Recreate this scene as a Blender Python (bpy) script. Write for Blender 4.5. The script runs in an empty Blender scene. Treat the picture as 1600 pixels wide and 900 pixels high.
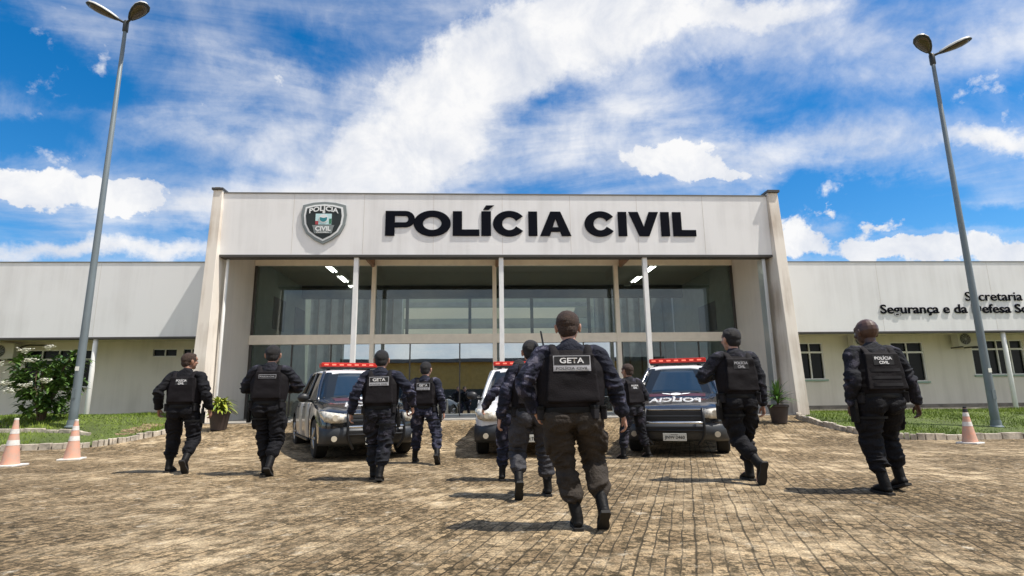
import bpy, bmesh, math, random
import numpy as np
from mathutils import Vector, Matrix, Euler
from mathutils.bvhtree import BVHTree

random.seed(7); np.random.seed(7)
SC = bpy.context.scene
COL = SC.collection
R = math.radians

# ------------------------------------------------------------------ camera
cam_d = bpy.data.cameras.new('camera'); cam = bpy.data.objects.new('camera', cam_d); COL.objects.link(cam)
cam_d.sensor_width = 36.0; cam_d.lens = 36.0*875/1600; cam_d.clip_start = .05; cam_d.clip_end = 3000
cr = Vector((0.99858641, -0.05149048, -0.01318723)); cu = Vector((0.00300855, -0.19294963, 0.98120405)); cf = Vector((0.05306714, 0.97985671, 0.19252197))
m = Matrix((cr, cu, -cf)).transposed().to_4x4(); m.translation = Vector((0, 0, 1.07))
cam.matrix_world = m
SC.camera = cam
SC.render.engine = 'CYCLES'
SC.cycles.use_denoising = True
SC.cycles.max_bounces = 8; SC.cycles.transparent_max_bounces = 12
SC.cycles.sample_clamp_indirect = 6

# ------------------------------------------------------------------ light
SV = Vector((.43, -.14, .887)).normalized()          # towards the sun
sun_el = math.asin(SV.z); sun_az = math.atan2(SV.x, SV.y)
sd = bpy.data.lights.new('sun', 'SUN'); sd.energy = 5.0; sd.angle = R(.6); sd.color = (1, .94, .85)
so = bpy.data.objects.new('sun', sd); COL.objects.link(so)
so.rotation_euler = (-SV).to_track_quat('-Z', 'Y').to_euler(); so.location = (20, -8, 40)
SC.view_settings.view_transform = 'Standard'; SC.view_settings.look = 'None'
SC.view_settings.exposure = 0.22; SC.view_settings.gamma = 1

# ------------------------------------------------------------------ sky with clouds
W = bpy.data.worlds.new('World'); SC.world = W; W.use_nodes = True
nt = W.node_tree; nt.nodes.clear()
def wn(t, **k):
    n = nt.nodes.new(t)
    for a, b in k.items(): setattr(n, a, b)
    return n
def wl(a, b): nt.links.new(a, b)
def wmath(op, a, b=None, c=None, clamp=False):
    n = wn('ShaderNodeMath', operation=op); n.use_clamp = clamp
    for i, v in enumerate((a, b, c)):
        if v is None: continue
        if isinstance(v, (int, float)): n.inputs[i].default_value = v
        else: wl(v, n.inputs[i])
    return n.outputs[0]
def wvm(op, a, b=None):
    n = wn('ShaderNodeVectorMath', operation=op)
    for i, v in enumerate((a, b)):
        if v is None: continue
        if isinstance(v, (tuple, list, Vector)): n.inputs[i].default_value = tuple(v)
        else: wl(v, n.inputs[i])
    return n
out = wn('ShaderNodeOutputWorld'); bg = wn('ShaderNodeBackground'); bg.inputs[1].default_value = 0.15
sky = wn('ShaderNodeTexSky', sky_type='NISHITA'); sky.sun_disc = False
sky.sun_elevation = sun_el; sky.sun_rotation = sun_az; sky.air_density = 1.0; sky.dust_density = .3; sky.ozone_density = 3.0
tc = wn('ShaderNodeTexCoord'); D = tc.outputs['Generated']
# wind-stretched coordinates on a high flat layer
sep = wn('ShaderNodeSeparateXYZ'); wl(D, sep.inputs[0])
zz = wmath('ADD', wmath('ABSOLUTE', sep.outputs[2]), .13)
pl = wn('ShaderNodeCombineXYZ'); wl(wmath('DIVIDE', sep.outputs[0], zz), pl.inputs[0]); wl(wmath('DIVIDE', sep.outputs[1], zz), pl.inputs[1])
mp = wn('ShaderNodeMapping'); mp.inputs['Rotation'].default_value = (0, 0, R(-32)); mp.inputs['Scale'].default_value = (.7, 1.25, 1); mp.inputs['Location'].default_value = (3.1, 1.7, 0)
wl(pl.outputs[0], mp.inputs[0])
def noise(vec, scale, detail, rough, dist=0.0):
    n = wn('ShaderNodeTexNoise'); n.inputs['Scale'].default_value = scale; n.inputs['Detail'].default_value = detail
    n.inputs['Roughness'].default_value = rough; n.inputs['Distortion'].default_value = dist; wl(vec, n.inputs['Vector']); return n
n_c = noise(mp.outputs[0], 1.35, 9, .62, .8)          # cirrus
n_f = noise(D, 9.0, 9, .62, .3)                       # cumulus billows
n_w = noise(D, 4.0, 7, .68)
n_g = noise(D, 26.0, 7, .6)                       # fine cauliflower edges                            # warp
warp = wvm('MULTIPLY', wvm('SUBTRACT', n_w.outputs['Color'], (.5, .5, .5)).outputs[0], (.20, .20, .14)).outputs[0]
DW = wvm('NORMALIZE', wvm('ADD', D, warp).outputs[0]).outputs[0]
def pxdir(x, y): return (cf*875 + cr*(x-800) + cu*(450-y)).normalized()
def blob(x, y, hw, hh, ang, src):
    """a cloud bank: centre, half sizes and tilt given as seen looking north"""
    c = pxdir(x, y); a = R(ang)
    p1 = pxdir(x+60*math.cos(a), y-60*math.sin(a)); t1 = (p1-c); t1 -= c*t1.dot(c); k1 = t1.length/60; t1.normalize()
    t2 = c.cross(t1).normalized()
    u = wmath('MULTIPLY', wvm('DOT_PRODUCT', src, t1/(hw*k1)).outputs['Value'], 1.0)
    v = wvm('DOT_PRODUCT', src, t2/(hh*k1)).outputs['Value']
    q = wmath('ADD', wmath('MULTIPLY', u, u), wmath('MULTIPLY', v, v))
    f = wvm('DOT_PRODUCT', src, c).outputs['Value']
    g = wmath('SUBTRACT', 1.0, wmath('POWER', q, .5), clamp=True)
    return wmath('MULTIPLY', g, wmath('GREATER_THAN', f, 0))
def bank(c, rad, src):  # unseen cloud bank behind the camera, added to grey reflections and warm ambient
    f = wvm('DOT_PRODUCT', src, Vector(c).normalized()).outputs['Value']
    n = wn('ShaderNodeMapRange'); wl(f, n.inputs[0]); n.inputs[1].default_value = math.cos(R(rad)); n.inputs[2].default_value = 1; return n.outputs[0]
def total(lst, src):
    s = None
    for (x, y, hw, hh, ang, st) in lst:
        b = wmath('MULTIPLY', blob(x, y, hw, hh, ang, src), st)
        s = b if s is None else wmath('ADD', s, b)
    return s
soft = [(690, 190, 380, 88, 42, 1.9), (900, 45, 330, 85, 22, 1.6), (560, 280, 260, 70, 10, 1.2), (1060, 50, 250, 70, 14, 1.1), (1180, 15, 180, 30, 8, .9),
        (350, 120, 240, 70, -12, .55), (330, 215, 260, 50, -4, .55), (1010, 165, 260, 80, 15, .7), (1350, 225, 300, 60, 5, .50), (1450, 90, 300, 80, 10, .55), (1270, 60, 200, 60, 5, .5),
        (1565, 210, 160, 34, 4, 1.1), (150, 398, 360, 24, 1, 1.2), (1050, 250, 300, 44, 3, .5), (560, 170, 200, 60, 20, .5), (880, 190, 200, 80, 25, .4), (300, 330, 160, 40, 5, .6),
        (40, 90, 220, 110, -20, -.75), (60, 215, 200, 44, 8, -.7), (210, 235, 120, 30, 5, -.2), (1300, 312, 230, 46, 4, -1.1), (1520, 335, 260, 34, 5, -.8), (500, 90, 130, 50, -20, -.3), (1120, 130, 110, 40, 20, -.25)]
puff = [(110, 305, 190, 52, -3, 1.7), (20, 300, 130, 42, 0, 1.3), (215, 306, 70, 52, 0, 1.4), (1050, 252, 130, 42, 0, 1.8), (1150, 268, 130, 20, 0, .9),
        (1240, 378, 62, 46, 0, 1.9), (1350, 390, 100, 40, 0, 1.8), (1500, 396, 210, 44, 3, 2.0), (1390, 352, 46, 20, 0, 1.1), (1280, 335, 34, 14, 0, .8)]
S1 = wmath('ADD', total(soft, DW), wmath('MULTIPLY', bank((.1, -1, .5), 70, DW), .9)); S2 = total(puff, DW)
nc = wmath('SUBTRACT', n_c.outputs['Fac'], .5); nf = wmath('SUBTRACT', n_f.outputs['Fac'], .5)
d1 = wmath('ADD', wmath('ADD', wmath('MULTIPLY', S1, .62), wmath('MULTIPLY', nc, 1.45)), wmath('MULTIPLY', nf, .45))
d1 = wmath('ADD', d1, .22)
mr1 = wn('ShaderNodeMapRange', interpolation_type='SMOOTHSTEP'); wl(d1, mr1.inputs[0]); mr1.inputs[1].default_value = -.05; mr1.inputs[2].default_value = .85
d2 = wmath('ADD', wmath('ADD', wmath('MULTIPLY', S2, .85), wmath('MULTIPLY', nf, 1.9)), wmath('MULTIPLY', wmath('SUBTRACT', n_g.outputs['Fac'], .5), 1.3))
mr2 = wn('ShaderNodeMapRange', interpolation_type='SMOOTHSTEP'); wl(d2, mr2.inputs[0]); mr2.inputs[1].default_value = .20; mr2.inputs[2].default_value = .66
cov = wmath('MAXIMUM', mr1.outputs[0], mr2.outputs[0], clamp=True)
hs = wn('ShaderNodeHueSaturation'); hs.inputs['Saturation'].default_value = 1.44; hs.inputs['Value'].default_value = .88; hs.inputs['Hue'].default_value = .50
wl(sky.outputs[0], hs.inputs['Color'])
# cloud body brightness: thick parts a touch greyer
ccol = wn('ShaderNodeMix', data_type='RGBA'); ccol.inputs[6].default_value = (3.5, 3.8, 4.45, 1); ccol.inputs[7].default_value = (5.75, 5.7, 5.65, 1)
wl(wmath('MULTIPLY_ADD', n_f.outputs['Fac'], 3.0, -.80, clamp=True), ccol.inputs[0])
mixs = wn('ShaderNodeMix', data_type='RGBA'); wl(wmath('MULTIPLY', cov, .96), mixs.inputs[0]); wl(hs.outputs[0], mixs.inputs[6]); wl(ccol.outputs[2], mixs.inputs[7])
wl(mixs.outputs[2], bg.inputs[0]); wl(bg.outputs[0], out.inputs[0])
W.cycles.sampling_method = 'MANUAL'; W.cycles.sample_map_resolution = 512

# ------------------------------------------------------------------ materials
MATS = {}
def mat(name, col=(.5, .5, .5), rough=.6, metal=0.0, var=0.0, vscale=3.0, bump=0.0, bscale=40.0, col2=None, emit=None, estr=0, sheen=0, coat=0, spec=.5, stretch=(1, 1, 1), detail=4):
    m = bpy.data.materials.new(name); m.use_nodes = True; t = m.node_tree; b = t.nodes['Principled BSDF']
    b.inputs['Base Color'].default_value = (*col, 1); b.inputs['Roughness'].default_value = rough; b.inputs['Metallic'].default_value = metal
    b.inputs['Specular IOR Level'].default_value = spec
    if sheen: b.inputs['Sheen Weight'].default_value = sheen
    if coat: b.inputs['Coat Weight'].default_value = coat; b.inputs['Coat Roughness'].default_value = .05
    if emit: b.inputs['Emission Color'].default_value = (*emit, 1); b.inputs['Emission Strength'].default_value = estr
    c = t.nodes.new('ShaderNodeTexCoord'); mpn = t.nodes.new('ShaderNodeMapping'); mpn.inputs['Scale'].default_value = stretch
    t.links.new(c.outputs['Object'], mpn.inputs[0])
    if var or col2:
        n = t.nodes.new('ShaderNodeTexNoise'); n.inputs['Scale'].default_value = vscale; n.inputs['Detail'].default_value = detail; n.inputs['Roughness'].default_value = .65
        t.links.new(mpn.outputs[0], n.inputs['Vector'])
        r = t.nodes.new('ShaderNodeValToRGB'); r.color_ramp.elements[0].position = .35; r.color_ramp.elements[1].position = .65
        c2 = col2 if col2 else tuple(x*(1-var) for x in col)
        r.color_ramp.elements[0].color = (*c2, 1); r.color_ramp.elements[1].color = (*col, 1)
        t.links.new(n.outputs['Fac'], r.inputs[0]); t.links.new(r.outputs[0], b.inputs['Base Color'])
    if bump:
        n2 = t.nodes.new('ShaderNodeTexNoise'); n2.inputs['Scale'].default_value = bscale; n2.inputs['Detail'].default_value = 4
        t.links.new(c.outputs['Object'], n2.inputs['Vector'])
        bp = t.nodes.new('ShaderNodeBump'); bp.inputs['Strength'].default_value = bump; bp.inputs['Distance'].default_value = .02
        t.links.new(n2.outputs['Fac'], bp.inputs['Height']); t.links.new(bp.outputs[0], b.inputs['Normal'])
    MATS[name] = m; return m

def wall_paint(name, base, dirt, strength=.5):
    """painted wall: rain streaks, fine grain and faint panel-to-panel change"""
    m = bpy.data.materials.new(name); m.use_nodes = True; t = m.node_tree; b = t.nodes['Principled BSDF']
    L = t.links.new; N = t.nodes.new
    c = N('ShaderNodeTexCoord')
    m1 = N('ShaderNodeMapping'); m1.inputs['Scale'].default_value = (2.2, 2.2, .12); L(c.outputs['Object'], m1.inputs[0])
    n1 = N('ShaderNodeTexNoise'); n1.inputs['Scale'].default_value = 1.6; n1.inputs['Detail'].default_value = 7; n1.inputs['Roughness'].default_value = .6; L(m1.outputs[0], n1.inputs[0])
    n2 = N('ShaderNodeTexNoise'); n2.inputs['Scale'].default_value = .7; n2.inputs['Detail'].default_value = 5; L(c.outputs['Object'], n2.inputs[0])
    mu = N('ShaderNodeMath'); mu.operation = 'MULTIPLY'; L(n1.outputs[0], mu.inputs[0]); L(n2.outputs[0], mu.inputs[1])
    mr = N('ShaderNodeMapRange'); L(mu.outputs[0], mr.inputs[0]); mr.inputs[1].default_value = .2; mr.inputs[2].default_value = .42; mr.inputs[3].default_value = 0; mr.inputs[4].default_value = strength
    mx = N('ShaderNodeMix'); mx.data_type = 'RGBA'; mx.inputs[6].default_value = (*base, 1); mx.inputs[7].default_value = (*dirt, 1); L(mr.outputs[0], mx.inputs[0])
    L(mx.outputs[2], b.inputs['Base Color']); b.inputs['Roughness'].default_value = .7
    n3 = N('ShaderNodeTexNoise'); n3.inputs['Scale'].default_value = 35; L(c.outputs['Object'], n3.inputs[0])
    bp = N('ShaderNodeBump'); bp.inputs['Strength'].default_value = .15; bp.inputs['Distance'].default_value = .01; L(n3.outputs[0], bp.inputs['Height']); L(bp.outputs[0], b.inputs['Normal'])
    MATS[name] = m; return m

wall_paint('facade_white', (.85, .845, .84), (.62, .61, .60), .5)
wall_paint('wing_band_paint', (.82, .82, .82), (.62, .61, .60), .5)
wall_paint('wing_wall_paint', (.79, .745, .66), (.56, .52, .44), .55)
wall_paint('pillar_paint', (.80, .74, .66), (.44, .36, .28), 1.0)
wall_paint('side_wall_paint', (.74, .69, .63), (.52, .48, .44), .4)
mat('cream_steel', (.88, .81, .69), .45, var=.1)
mat('white_steel', (.85, .85, .83), .4, var=.08)
mat('soffit', (.86, .76, .60), .8, var=.15)  # tan of the ground bounce is put into this base colour
mat('dark_trim', (.06, .055, .05), .5)
mat('coping_grey', (.16, .16, .155), .6)
mat('seam', (.62, .58, .53), .7)
mat('joist', (.28, .16, .10), .6)
mat('lettering', (.006, .007, .012), .9, spec=.08)
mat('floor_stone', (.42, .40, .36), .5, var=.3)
mat('concrete', (.60, .53, .43), .9, var=.6, vscale=4, bump=.4)
mat('plinth', (.30, .27, .23), .9, var=.4, vscale=3)
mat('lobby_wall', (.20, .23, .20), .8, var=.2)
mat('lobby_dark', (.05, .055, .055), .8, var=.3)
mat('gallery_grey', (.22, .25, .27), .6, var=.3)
mat('lobby_ceiling', (.40, .38, .33), .8)
mat('lobby_pale', (.85, .84, .74), .7)
mat('tube_light', (.9, .9, .9), .5, emit=(1, .97, .9), estr=9)
mat('alu', (.55, .57, .58), .35, metal=.7)
mat('pole_paint', (.19, .23, .25), .5, metal=.1, var=.25, vscale=2, stretch=(1, 1, .3))
mat('lamp_housing', (.62, .62, .58), .45)
mat('lamp_glass', (.10, .075, .04), .25, var=.4, vscale=9)
mat('lamp_rim', (.03, .035, .035), .5)
mat('dark_pane', (.010, .012, .014), .22, spec=.18)
mat('dark_blue_pane', (.02, .03, .05), .08)
mat('green_frame', (.30, .42, .34), .6)
mat('ac_case', (.62, .60, .53), .5, var=.15)
mat('black_plastic', (.018, .018, .019), .45)
mat('terracotta', (.05, .035, .03), .6, var=.3)
mat('soil', (.06, .045, .03), .95, bump=.5)
mat('cone_orange', (.72, .36, .25), .7, var=.25, vscale=9, col2=(.55, .37, .29))
mat('cone_white', (.82, .79, .74), .6, var=.25, vscale=12)
mat('tyre', (.015, .015, .015), .85)
mat('rim', (.35, .35, .36), .3, metal=.9)
mat('rim_hole', (.01, .01, .01), .7)
mat('car_black', (.012, .016, .024), .22, coat=1.0)
mat('car_door_grey', (.36, .34, .31), .35, coat=.6)
mat('car_white', (.75, .76, .78), .25, coat=1.0)
mat('car_stripe', (.10, .02, .025), .35, coat=.6)
mat('bumper_dark', (.03, .034, .04), .45)
mat('chrome', (.7, .72, .74), .18, metal=1.0)
mat('headlamp', (.80, .76, .66), .12, var=.5, vscale=18, coat=1)
mat('lens_white', (.55, .50, .40), .15)
mat('windshield', (.012, .028, .05), .06, coat=.25, spec=.45)
mat('side_glass', (.015, .018, .02), .06)
mat('red_lens', (.42, .018, .012), .25, emit=(1, .05, .03), estr=.06)
mat('red_bright', (.85, .20, .14), .25, emit=(1, .2, .12), estr=.55)
mat('plate', (.55, .55, .50), .5)
mat('text_white', (.78, .78, .78), .6)
mat('text_grey', (.40, .40, .42), .7)
mat('text_black', (.02, .02, .02), .6)
mat('patch_black', (.012, .012, .014), .8)
mat('skin_light', (.52, .29, .21), .5, var=.2, vscale=20)
mat('skin_mid', (.33, .17, .11), .5, var=.2, vscale=20)
mat('skin_dark', (.085, .043, .030), .42, var=.2, vscale=20)
mat('hair_brown', (.065, .032, .018), .7, bump=1.0, bscale=160, var=.6, vscale=60)
mat('hair_black', (.010, .008, .008), .6, bump=1.0, bscale=160)
mat('eye', (.5, .5, .5), .2)
mat('lips', (.35, .13, .1), .5)
mat('fabric_black', (.006, .006, .009), .8, spec=.25, bump=.6, bscale=55, var=.4, vscale=9)
mat('fabric_navy', (.010, .011, .022), .8, spec=.25, bump=.6, bscale=55, var=.45, vscale=8)
mat('fabric_brown', (.042, .033, .026), .8, spec=.3, bump=.6, bscale=50, var=.4, vscale=7)
mat('fabric_grey', (.040, .039, .047), .7, spec=.4, bump=.6, bscale=50, var=.5, vscale=6)
mat('vest', (.007, .005, .007), .8, bump=.3, bscale=120, var=.5, vscale=5, spec=.25)
mat('webbing', (.011, .010, .012), .7, spec=.3)
mat('belt', (.007, .007, .007), .6, spec=.2)
mat('boot', (.007, .0065, .0065), .6, bump=.3, bscale=40, spec=.2)
mat('sole', (.016, .015, .014), .8)
mat('gunmetal', (.015, .015, .016), .4, metal=.4)
mat('bark', (.13, .09, .06), .9, bump=.6)
mat('leaf_green', (.13, .23, .04), .5, col2=(.05, .11, .025), vscale=2.5)
mat('leaf_yellow', (.42, .42, .05), .5, col2=(.12, .22, .03), vscale=12)
mat('leaf_spiky', (.10, .22, .03), .45, col2=(.04, .10, .02), vscale=6)
mat('petal', (.82, .82, .74), .6)
mat('grass_blade', (.20, .27, .02), .7, col2=(.09, .15, .012), vscale=.9)
mat('ochre_wall', (.45, .32, .10), .8, var=.2)
mat('grey_roof', (.12, .12, .12), .7)
mat('crest_grey', (.22, .25, .25), .45)
mat('crest_dark', (.012, .02, .02), .5)
mat('crest_white', (.80, .82, .82), .5)
mat('crest_teal', (.02, .22, .26), .5)
mat('crest_pale', (.55, .78, .80), .5)
mat('crest_green', (.04, .20, .10), .5)
mat('crest_red', (.4, .05, .06), .5)
for nm in ('leaf_green', 'leaf_yellow', 'leaf_spiky', 'grass_blade', 'petal'):
    b_ = MATS[nm].node_tree.nodes['Principled BSDF']; b_.inputs['Subsurface Weight'].default_value = 0

def camo(name, a, b, c):
    m = bpy.data.materials.new(name); m.use_nodes = True; t = m.node_tree; p = t.nodes['Principled BSDF']; L = t.links.new; N = t.nodes.new
    co = N('ShaderNodeTexCoord')
    sn = N('ShaderNodeVectorMath'); sn.operation = 'SNAP'; sn.inputs[1].default_value = (.014, .014, .014); L(co.outputs['Object'], sn.inputs[0])
    n1 = N('ShaderNodeTexNoise'); n1.inputs['Scale'].default_value = 9; n1.inputs['Detail'].default_value = 3; L(sn.outputs[0], n1.inputs[0])
    r = N('ShaderNodeValToRGB'); r.color_ramp.interpolation = 'CONSTANT'
    r.color_ramp.elements[0].color = (*a, 1); r.color_ramp.elements[1].color = (*b, 1); r.color_ramp.elements[1].position = .52
    e = r.color_ramp.elements.new(.62); e.color = (*c, 1)
    L(n1.outputs[0], r.inputs[0]); L(r.outputs[0], p.inputs['Base Color']); p.inputs['Roughness'].default_value = .85; p.inputs['Specular IOR Level'].default_value = .35
    n3 = N('ShaderNodeTexNoise'); n3.inputs['Scale'].default_value = 45; L(co.outputs['Object'], n3.inputs[0])
    bp = N('ShaderNodeBump'); bp.inputs['Strength'].default_value = .6; bp.inputs['Distance'].default_value = .015; L(n3.outputs[0], bp.inputs['Height']); L(bp.outputs[0], p.inputs['Normal'])
    MATS[name] = m
camo('camo_navy', (.007, .009, .020), (.028, .029, .054), (.12, .115, .155))
camo('camo_dark', (.005, .006, .010), (.014, .014, .023), (.050, .047, .066))

def thin_glass(name, tint, refl, boost=1.0):
    m = bpy.data.materials.new(name); m.use_nodes = True; t = m.node_tree; t.nodes.clear(); L = t.links.new; N = t.nodes.new
    o = N('ShaderNodeOutputMaterial'); tr = N('ShaderNodeBsdfTransparent'); tr.inputs[0].default_value = (*tint, 1)
    gl = N('ShaderNodeBsdfGlossy'); gl.inputs['Roughness'].default_value = .012; gl.inputs[0].default_value = (.9*boost, .96*boost, 1.0*boost, 1)
    lw = N('ShaderNodeLayerWeight'); lw.inputs[0].default_value = .25
    mr = N('ShaderNodeMapRange'); L(lw.outputs['Fresnel'], mr.inputs[0]); mr.inputs[1].default_value = 0; mr.inputs[2].default_value = 1; mr.inputs[3].default_value = refl; mr.inputs[4].default_value = 1
    co = N('ShaderNodeTexCoord'); n = N('ShaderNodeTexNoise'); n.inputs['Scale'].default_value = .8; L(co.outputs['Object'], n.inputs[0])
    bp = N('ShaderNodeBump'); bp.inputs['Strength'].default_value = .05; bp.inputs['Distance'].default_value = .02; L(n.outputs[0], bp.inputs['Height']); L(bp.outputs[0], gl.inputs['Normal'])
    mx = N('ShaderNodeMixShader'); L(mr.outputs[0], mx.inputs[0]); L(tr.outputs[0], mx.inputs[1]); L(gl.outputs[0], mx.inputs[2]); L(mx.outputs[0], o.inputs[0])
    MATS[name] = m
thin_glass('lobby_glass', (.84, .89, .86), .035)
thin_glass('mirror_glass', (.45, .52, .52), .55)

def paving_material():
    m = bpy.data.materials.new('paving'); m.use_nodes = True; t = m.node_tree; p = t.nodes['Principled BSDF']; L = t.links.new; N = t.nodes.new
    co = N('ShaderNodeTexCoord')
    wv = N('ShaderNodeTexNoise'); wv.inputs['Scale'].default_value = 2.0; wv.inputs['Detail'].default_value = 3; L(co.outputs['Object'], wv.inputs[0])
    ws = N('ShaderNodeVectorMath'); ws.operation = 'MULTIPLY_ADD'; L(wv.outputs['Color'], ws.inputs[0]); ws.inputs[1].default_value = (.05, .05, 0); L(co.outputs['Object'], ws.inputs[2])
    mp_ = N('ShaderNodeMapping'); mp_.inputs['Rotation'].default_value = (0, 0, R(-70)); L(ws.outputs[0], mp_.inputs[0])
    br = N('ShaderNodeTexBrick'); br.offset = .5; L(mp_.outputs[0], br.inputs[0])
    br.inputs['Scale'].default_value = 1; br.inputs['Brick Width'].default_value = .20; br.inputs['Row Height'].default_value = .095; br.inputs['Mortar Size'].default_value = .008; br.inputs['Mortar Smooth'].default_value = .6
    br.inputs['Color1'].default_value = (.42, .305, .175, 1); br.inputs['Color2'].default_value = (.20, .14, .078, 1); br.inputs['Mortar'].default_value = (.045, .036, .024, 1); br.inputs['Bias'].default_value = .0
    # large worn / sandy areas
    n1 = N('ShaderNodeTexNoise'); n1.inputs['Scale'].default_value = .55; n1.inputs['Detail'].default_value = 8; n1.inputs['Roughness'].default_value = .68; L(co.outputs['Object'], n1.inputs[0])
    r1 = N('ShaderNodeMapRange'); L(n1.outputs[0], r1.inputs[0]); r1.inputs[1].default_value = .43; r1.inputs[2].default_value = .60
    # blotchy moss at paver scale
    n2 = N('ShaderNodeTexNoise'); n2.inputs['Scale'].default_value = 13; n2.inputs['Detail'].default_value = 8; n2.inputs['Roughness'].default_value = .75; L(co.outputs['Object'], n2.inputs[0])
    r2 = N('ShaderNodeMapRange'); L(n2.outputs[0], r2.inputs[0]); r2.inputs[1].default_value = .45; r2.inputs[2].default_value = .54
    dark = N('ShaderNodeMix'); dark.data_type = 'RGBA'; dark.inputs[6].default_value = (.060, .045, .024, 1); L(br.outputs['Color'], dark.inputs[7]); L(r2.outputs[0], dark.inputs[0])
    sand = N('ShaderNodeMix'); sand.data_type = 'RGBA'; sand.inputs[7].default_value = (.60, .47, .30, 1); L(dark.outputs[2], sand.inputs[6])
    mm = N('ShaderNodeMath'); mm.operation = 'MULTIPLY'; L(r1.outputs[0], mm.inputs[0])
    n5 = N('ShaderNodeTexNoise'); n5.inputs['Scale'].default_value = 3.0; n5.inputs['Detail'].default_value = 9; n5.inputs['Roughness'].default_value = .7; L(ws.outputs[0], n5.inputs[0])
    r5 = N('ShaderNodeMapRange'); L(n5.outputs[0], r5.inputs[0]); r5.inputs[1].default_value = .46; r5.inputs[2].default_value = .62; r5.inputs[3].default_value = .1; r5.inputs[4].default_value = .95
    L(r5.outputs[0], mm.inputs[1]); L(mm.outputs[0], sand.inputs[0])
    jm = N('ShaderNodeMix'); jm.data_type = 'RGBA'; L(sand.outputs[2], jm.inputs[6]); jm.inputs[7].default_value = (.05, .04, .026, 1)
    jf = N('ShaderNodeMath'); jf.operation = 'MULTIPLY'; L(br.outputs['Fac'], jf.inputs[0]); jf.inputs[1].default_value = .10; L(jf.outputs[0], jm.inputs[0])
    gr = N('ShaderNodeTexNoise'); gr.inputs['Scale'].default_value = 60; gr.inputs['Detail'].default_value = 3; L(co.outputs['Object'], gr.inputs[0])
    gm = N('ShaderNodeMapRange'); L(gr.outputs[0], gm.inputs[0]); gm.inputs[1].default_value = .3; gm.inputs[2].default_value = .7; gm.inputs[3].default_value = .5; gm.inputs[4].default_value = 1.4
    ml = N('ShaderNodeMix'); ml.data_type = 'RGBA'; ml.blend_type = 'MULTIPLY'; ml.inputs[0].default_value = 1; L(jm.outputs[2], ml.inputs[6]); L(gm.outputs[0], ml.inputs[7])
    b2 = N('ShaderNodeTexBrick'); b2.offset = 0; L(mp_.outputs[0], b2.inputs[0]); b2.inputs['Scale'].default_value = 1; b2.inputs['Brick Width'].default_value = 9; b2.inputs['Row Height'].default_value = .38; b2.inputs['Mortar Size'].default_value = .012; b2.inputs['Mortar Smooth'].default_value = .5
    lf_ = N('ShaderNodeMath'); lf_.operation = 'MULTIPLY'; L(b2.outputs['Fac'], lf_.inputs[0]); L(n1.outputs[0], lf_.inputs[1]); lf_.use_clamp = True
    ll = N('ShaderNodeMix'); ll.data_type = 'RGBA'; L(lf_.outputs[0], ll.inputs[0]); L(ml.outputs[2], ll.inputs[6]); ll.inputs[7].default_value = (.03, .024, .014, 1)
    st_ = N('ShaderNodeTexNoise'); st_.inputs['Scale'].default_value = .28; st_.inputs['Detail'].default_value = 5; L(co.outputs['Object'], st_.inputs[0])
    sr_ = N('ShaderNodeMapRange'); L(st_.outputs[0], sr_.inputs[0]); sr_.inputs[1].default_value = .35; sr_.inputs[2].default_value = .62; sr_.inputs[3].default_value = .80; sr_.inputs[4].default_value = 1.18
    ls = N('ShaderNodeMix'); ls.data_type = 'RGBA'; ls.blend_type = 'MULTIPLY'; ls.inputs[0].default_value = 1; L(ll.outputs[2], ls.inputs[6]); L(sr_.outputs[0], ls.inputs[7]); ml = ls
    n7 = N('ShaderNodeTexNoise'); n7.inputs['Scale'].default_value = 4.2; n7.inputs['Detail'].default_value = 10; n7.inputs['Roughness'].default_value = .8
    mo = N('ShaderNodeMapping'); mo.inputs['Location'].default_value = (31, 7, 0); L(co.outputs['Object'], mo.inputs[0]); L(mo.outputs[0], n7.inputs[0])
    r7 = N('ShaderNodeMapRange'); L(n7.outputs[0], r7.inputs[0]); r7.inputs[1].default_value = .57; r7.inputs[2].default_value = .66; r7.inputs[4].default_value = .8
    fl = N('ShaderNodeMix'); fl.data_type = 'RGBA'; L(ml.outputs[2], fl.inputs[6]); fl.inputs[7].default_value = (.66, .57, .43, 1); L(r7.outputs[0], fl.inputs[0]); ml = fl
    L(ml.outputs[2], p.inputs['Base Color']); p.inputs['Roughness'].default_value = .9; p.inputs['Specular IOR Level'].default_value = .2
    h1 = N('ShaderNodeMath'); h1.operation = 'MULTIPLY_ADD'; L(br.outputs['Fac'], h1.inputs[0]); h1.inputs[1].default_value = -.13; L(n2.outputs[0], h1.inputs[2])
    h2 = N('ShaderNodeMath'); h2.operation = 'MULTIPLY_ADD'; L(gr.outputs[0], h2.inputs[0]); h2.inputs[1].default_value = .5; L(h1.outputs[0], h2.inputs[2])
    bp = N('ShaderNodeBump'); bp.inputs['Strength'].default_value = .9; bp.inputs['Distance'].default_value = .022; L(h2.outputs[0], bp.inputs['Height']); L(bp.outputs[0], p.inputs['Normal'])
    MATS['paving'] = m
paving_material()
mat('lawn_base', (.10, .14, .025), .9, col2=(.06, .08, .02), vscale=1.5, bump=.5)

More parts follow.
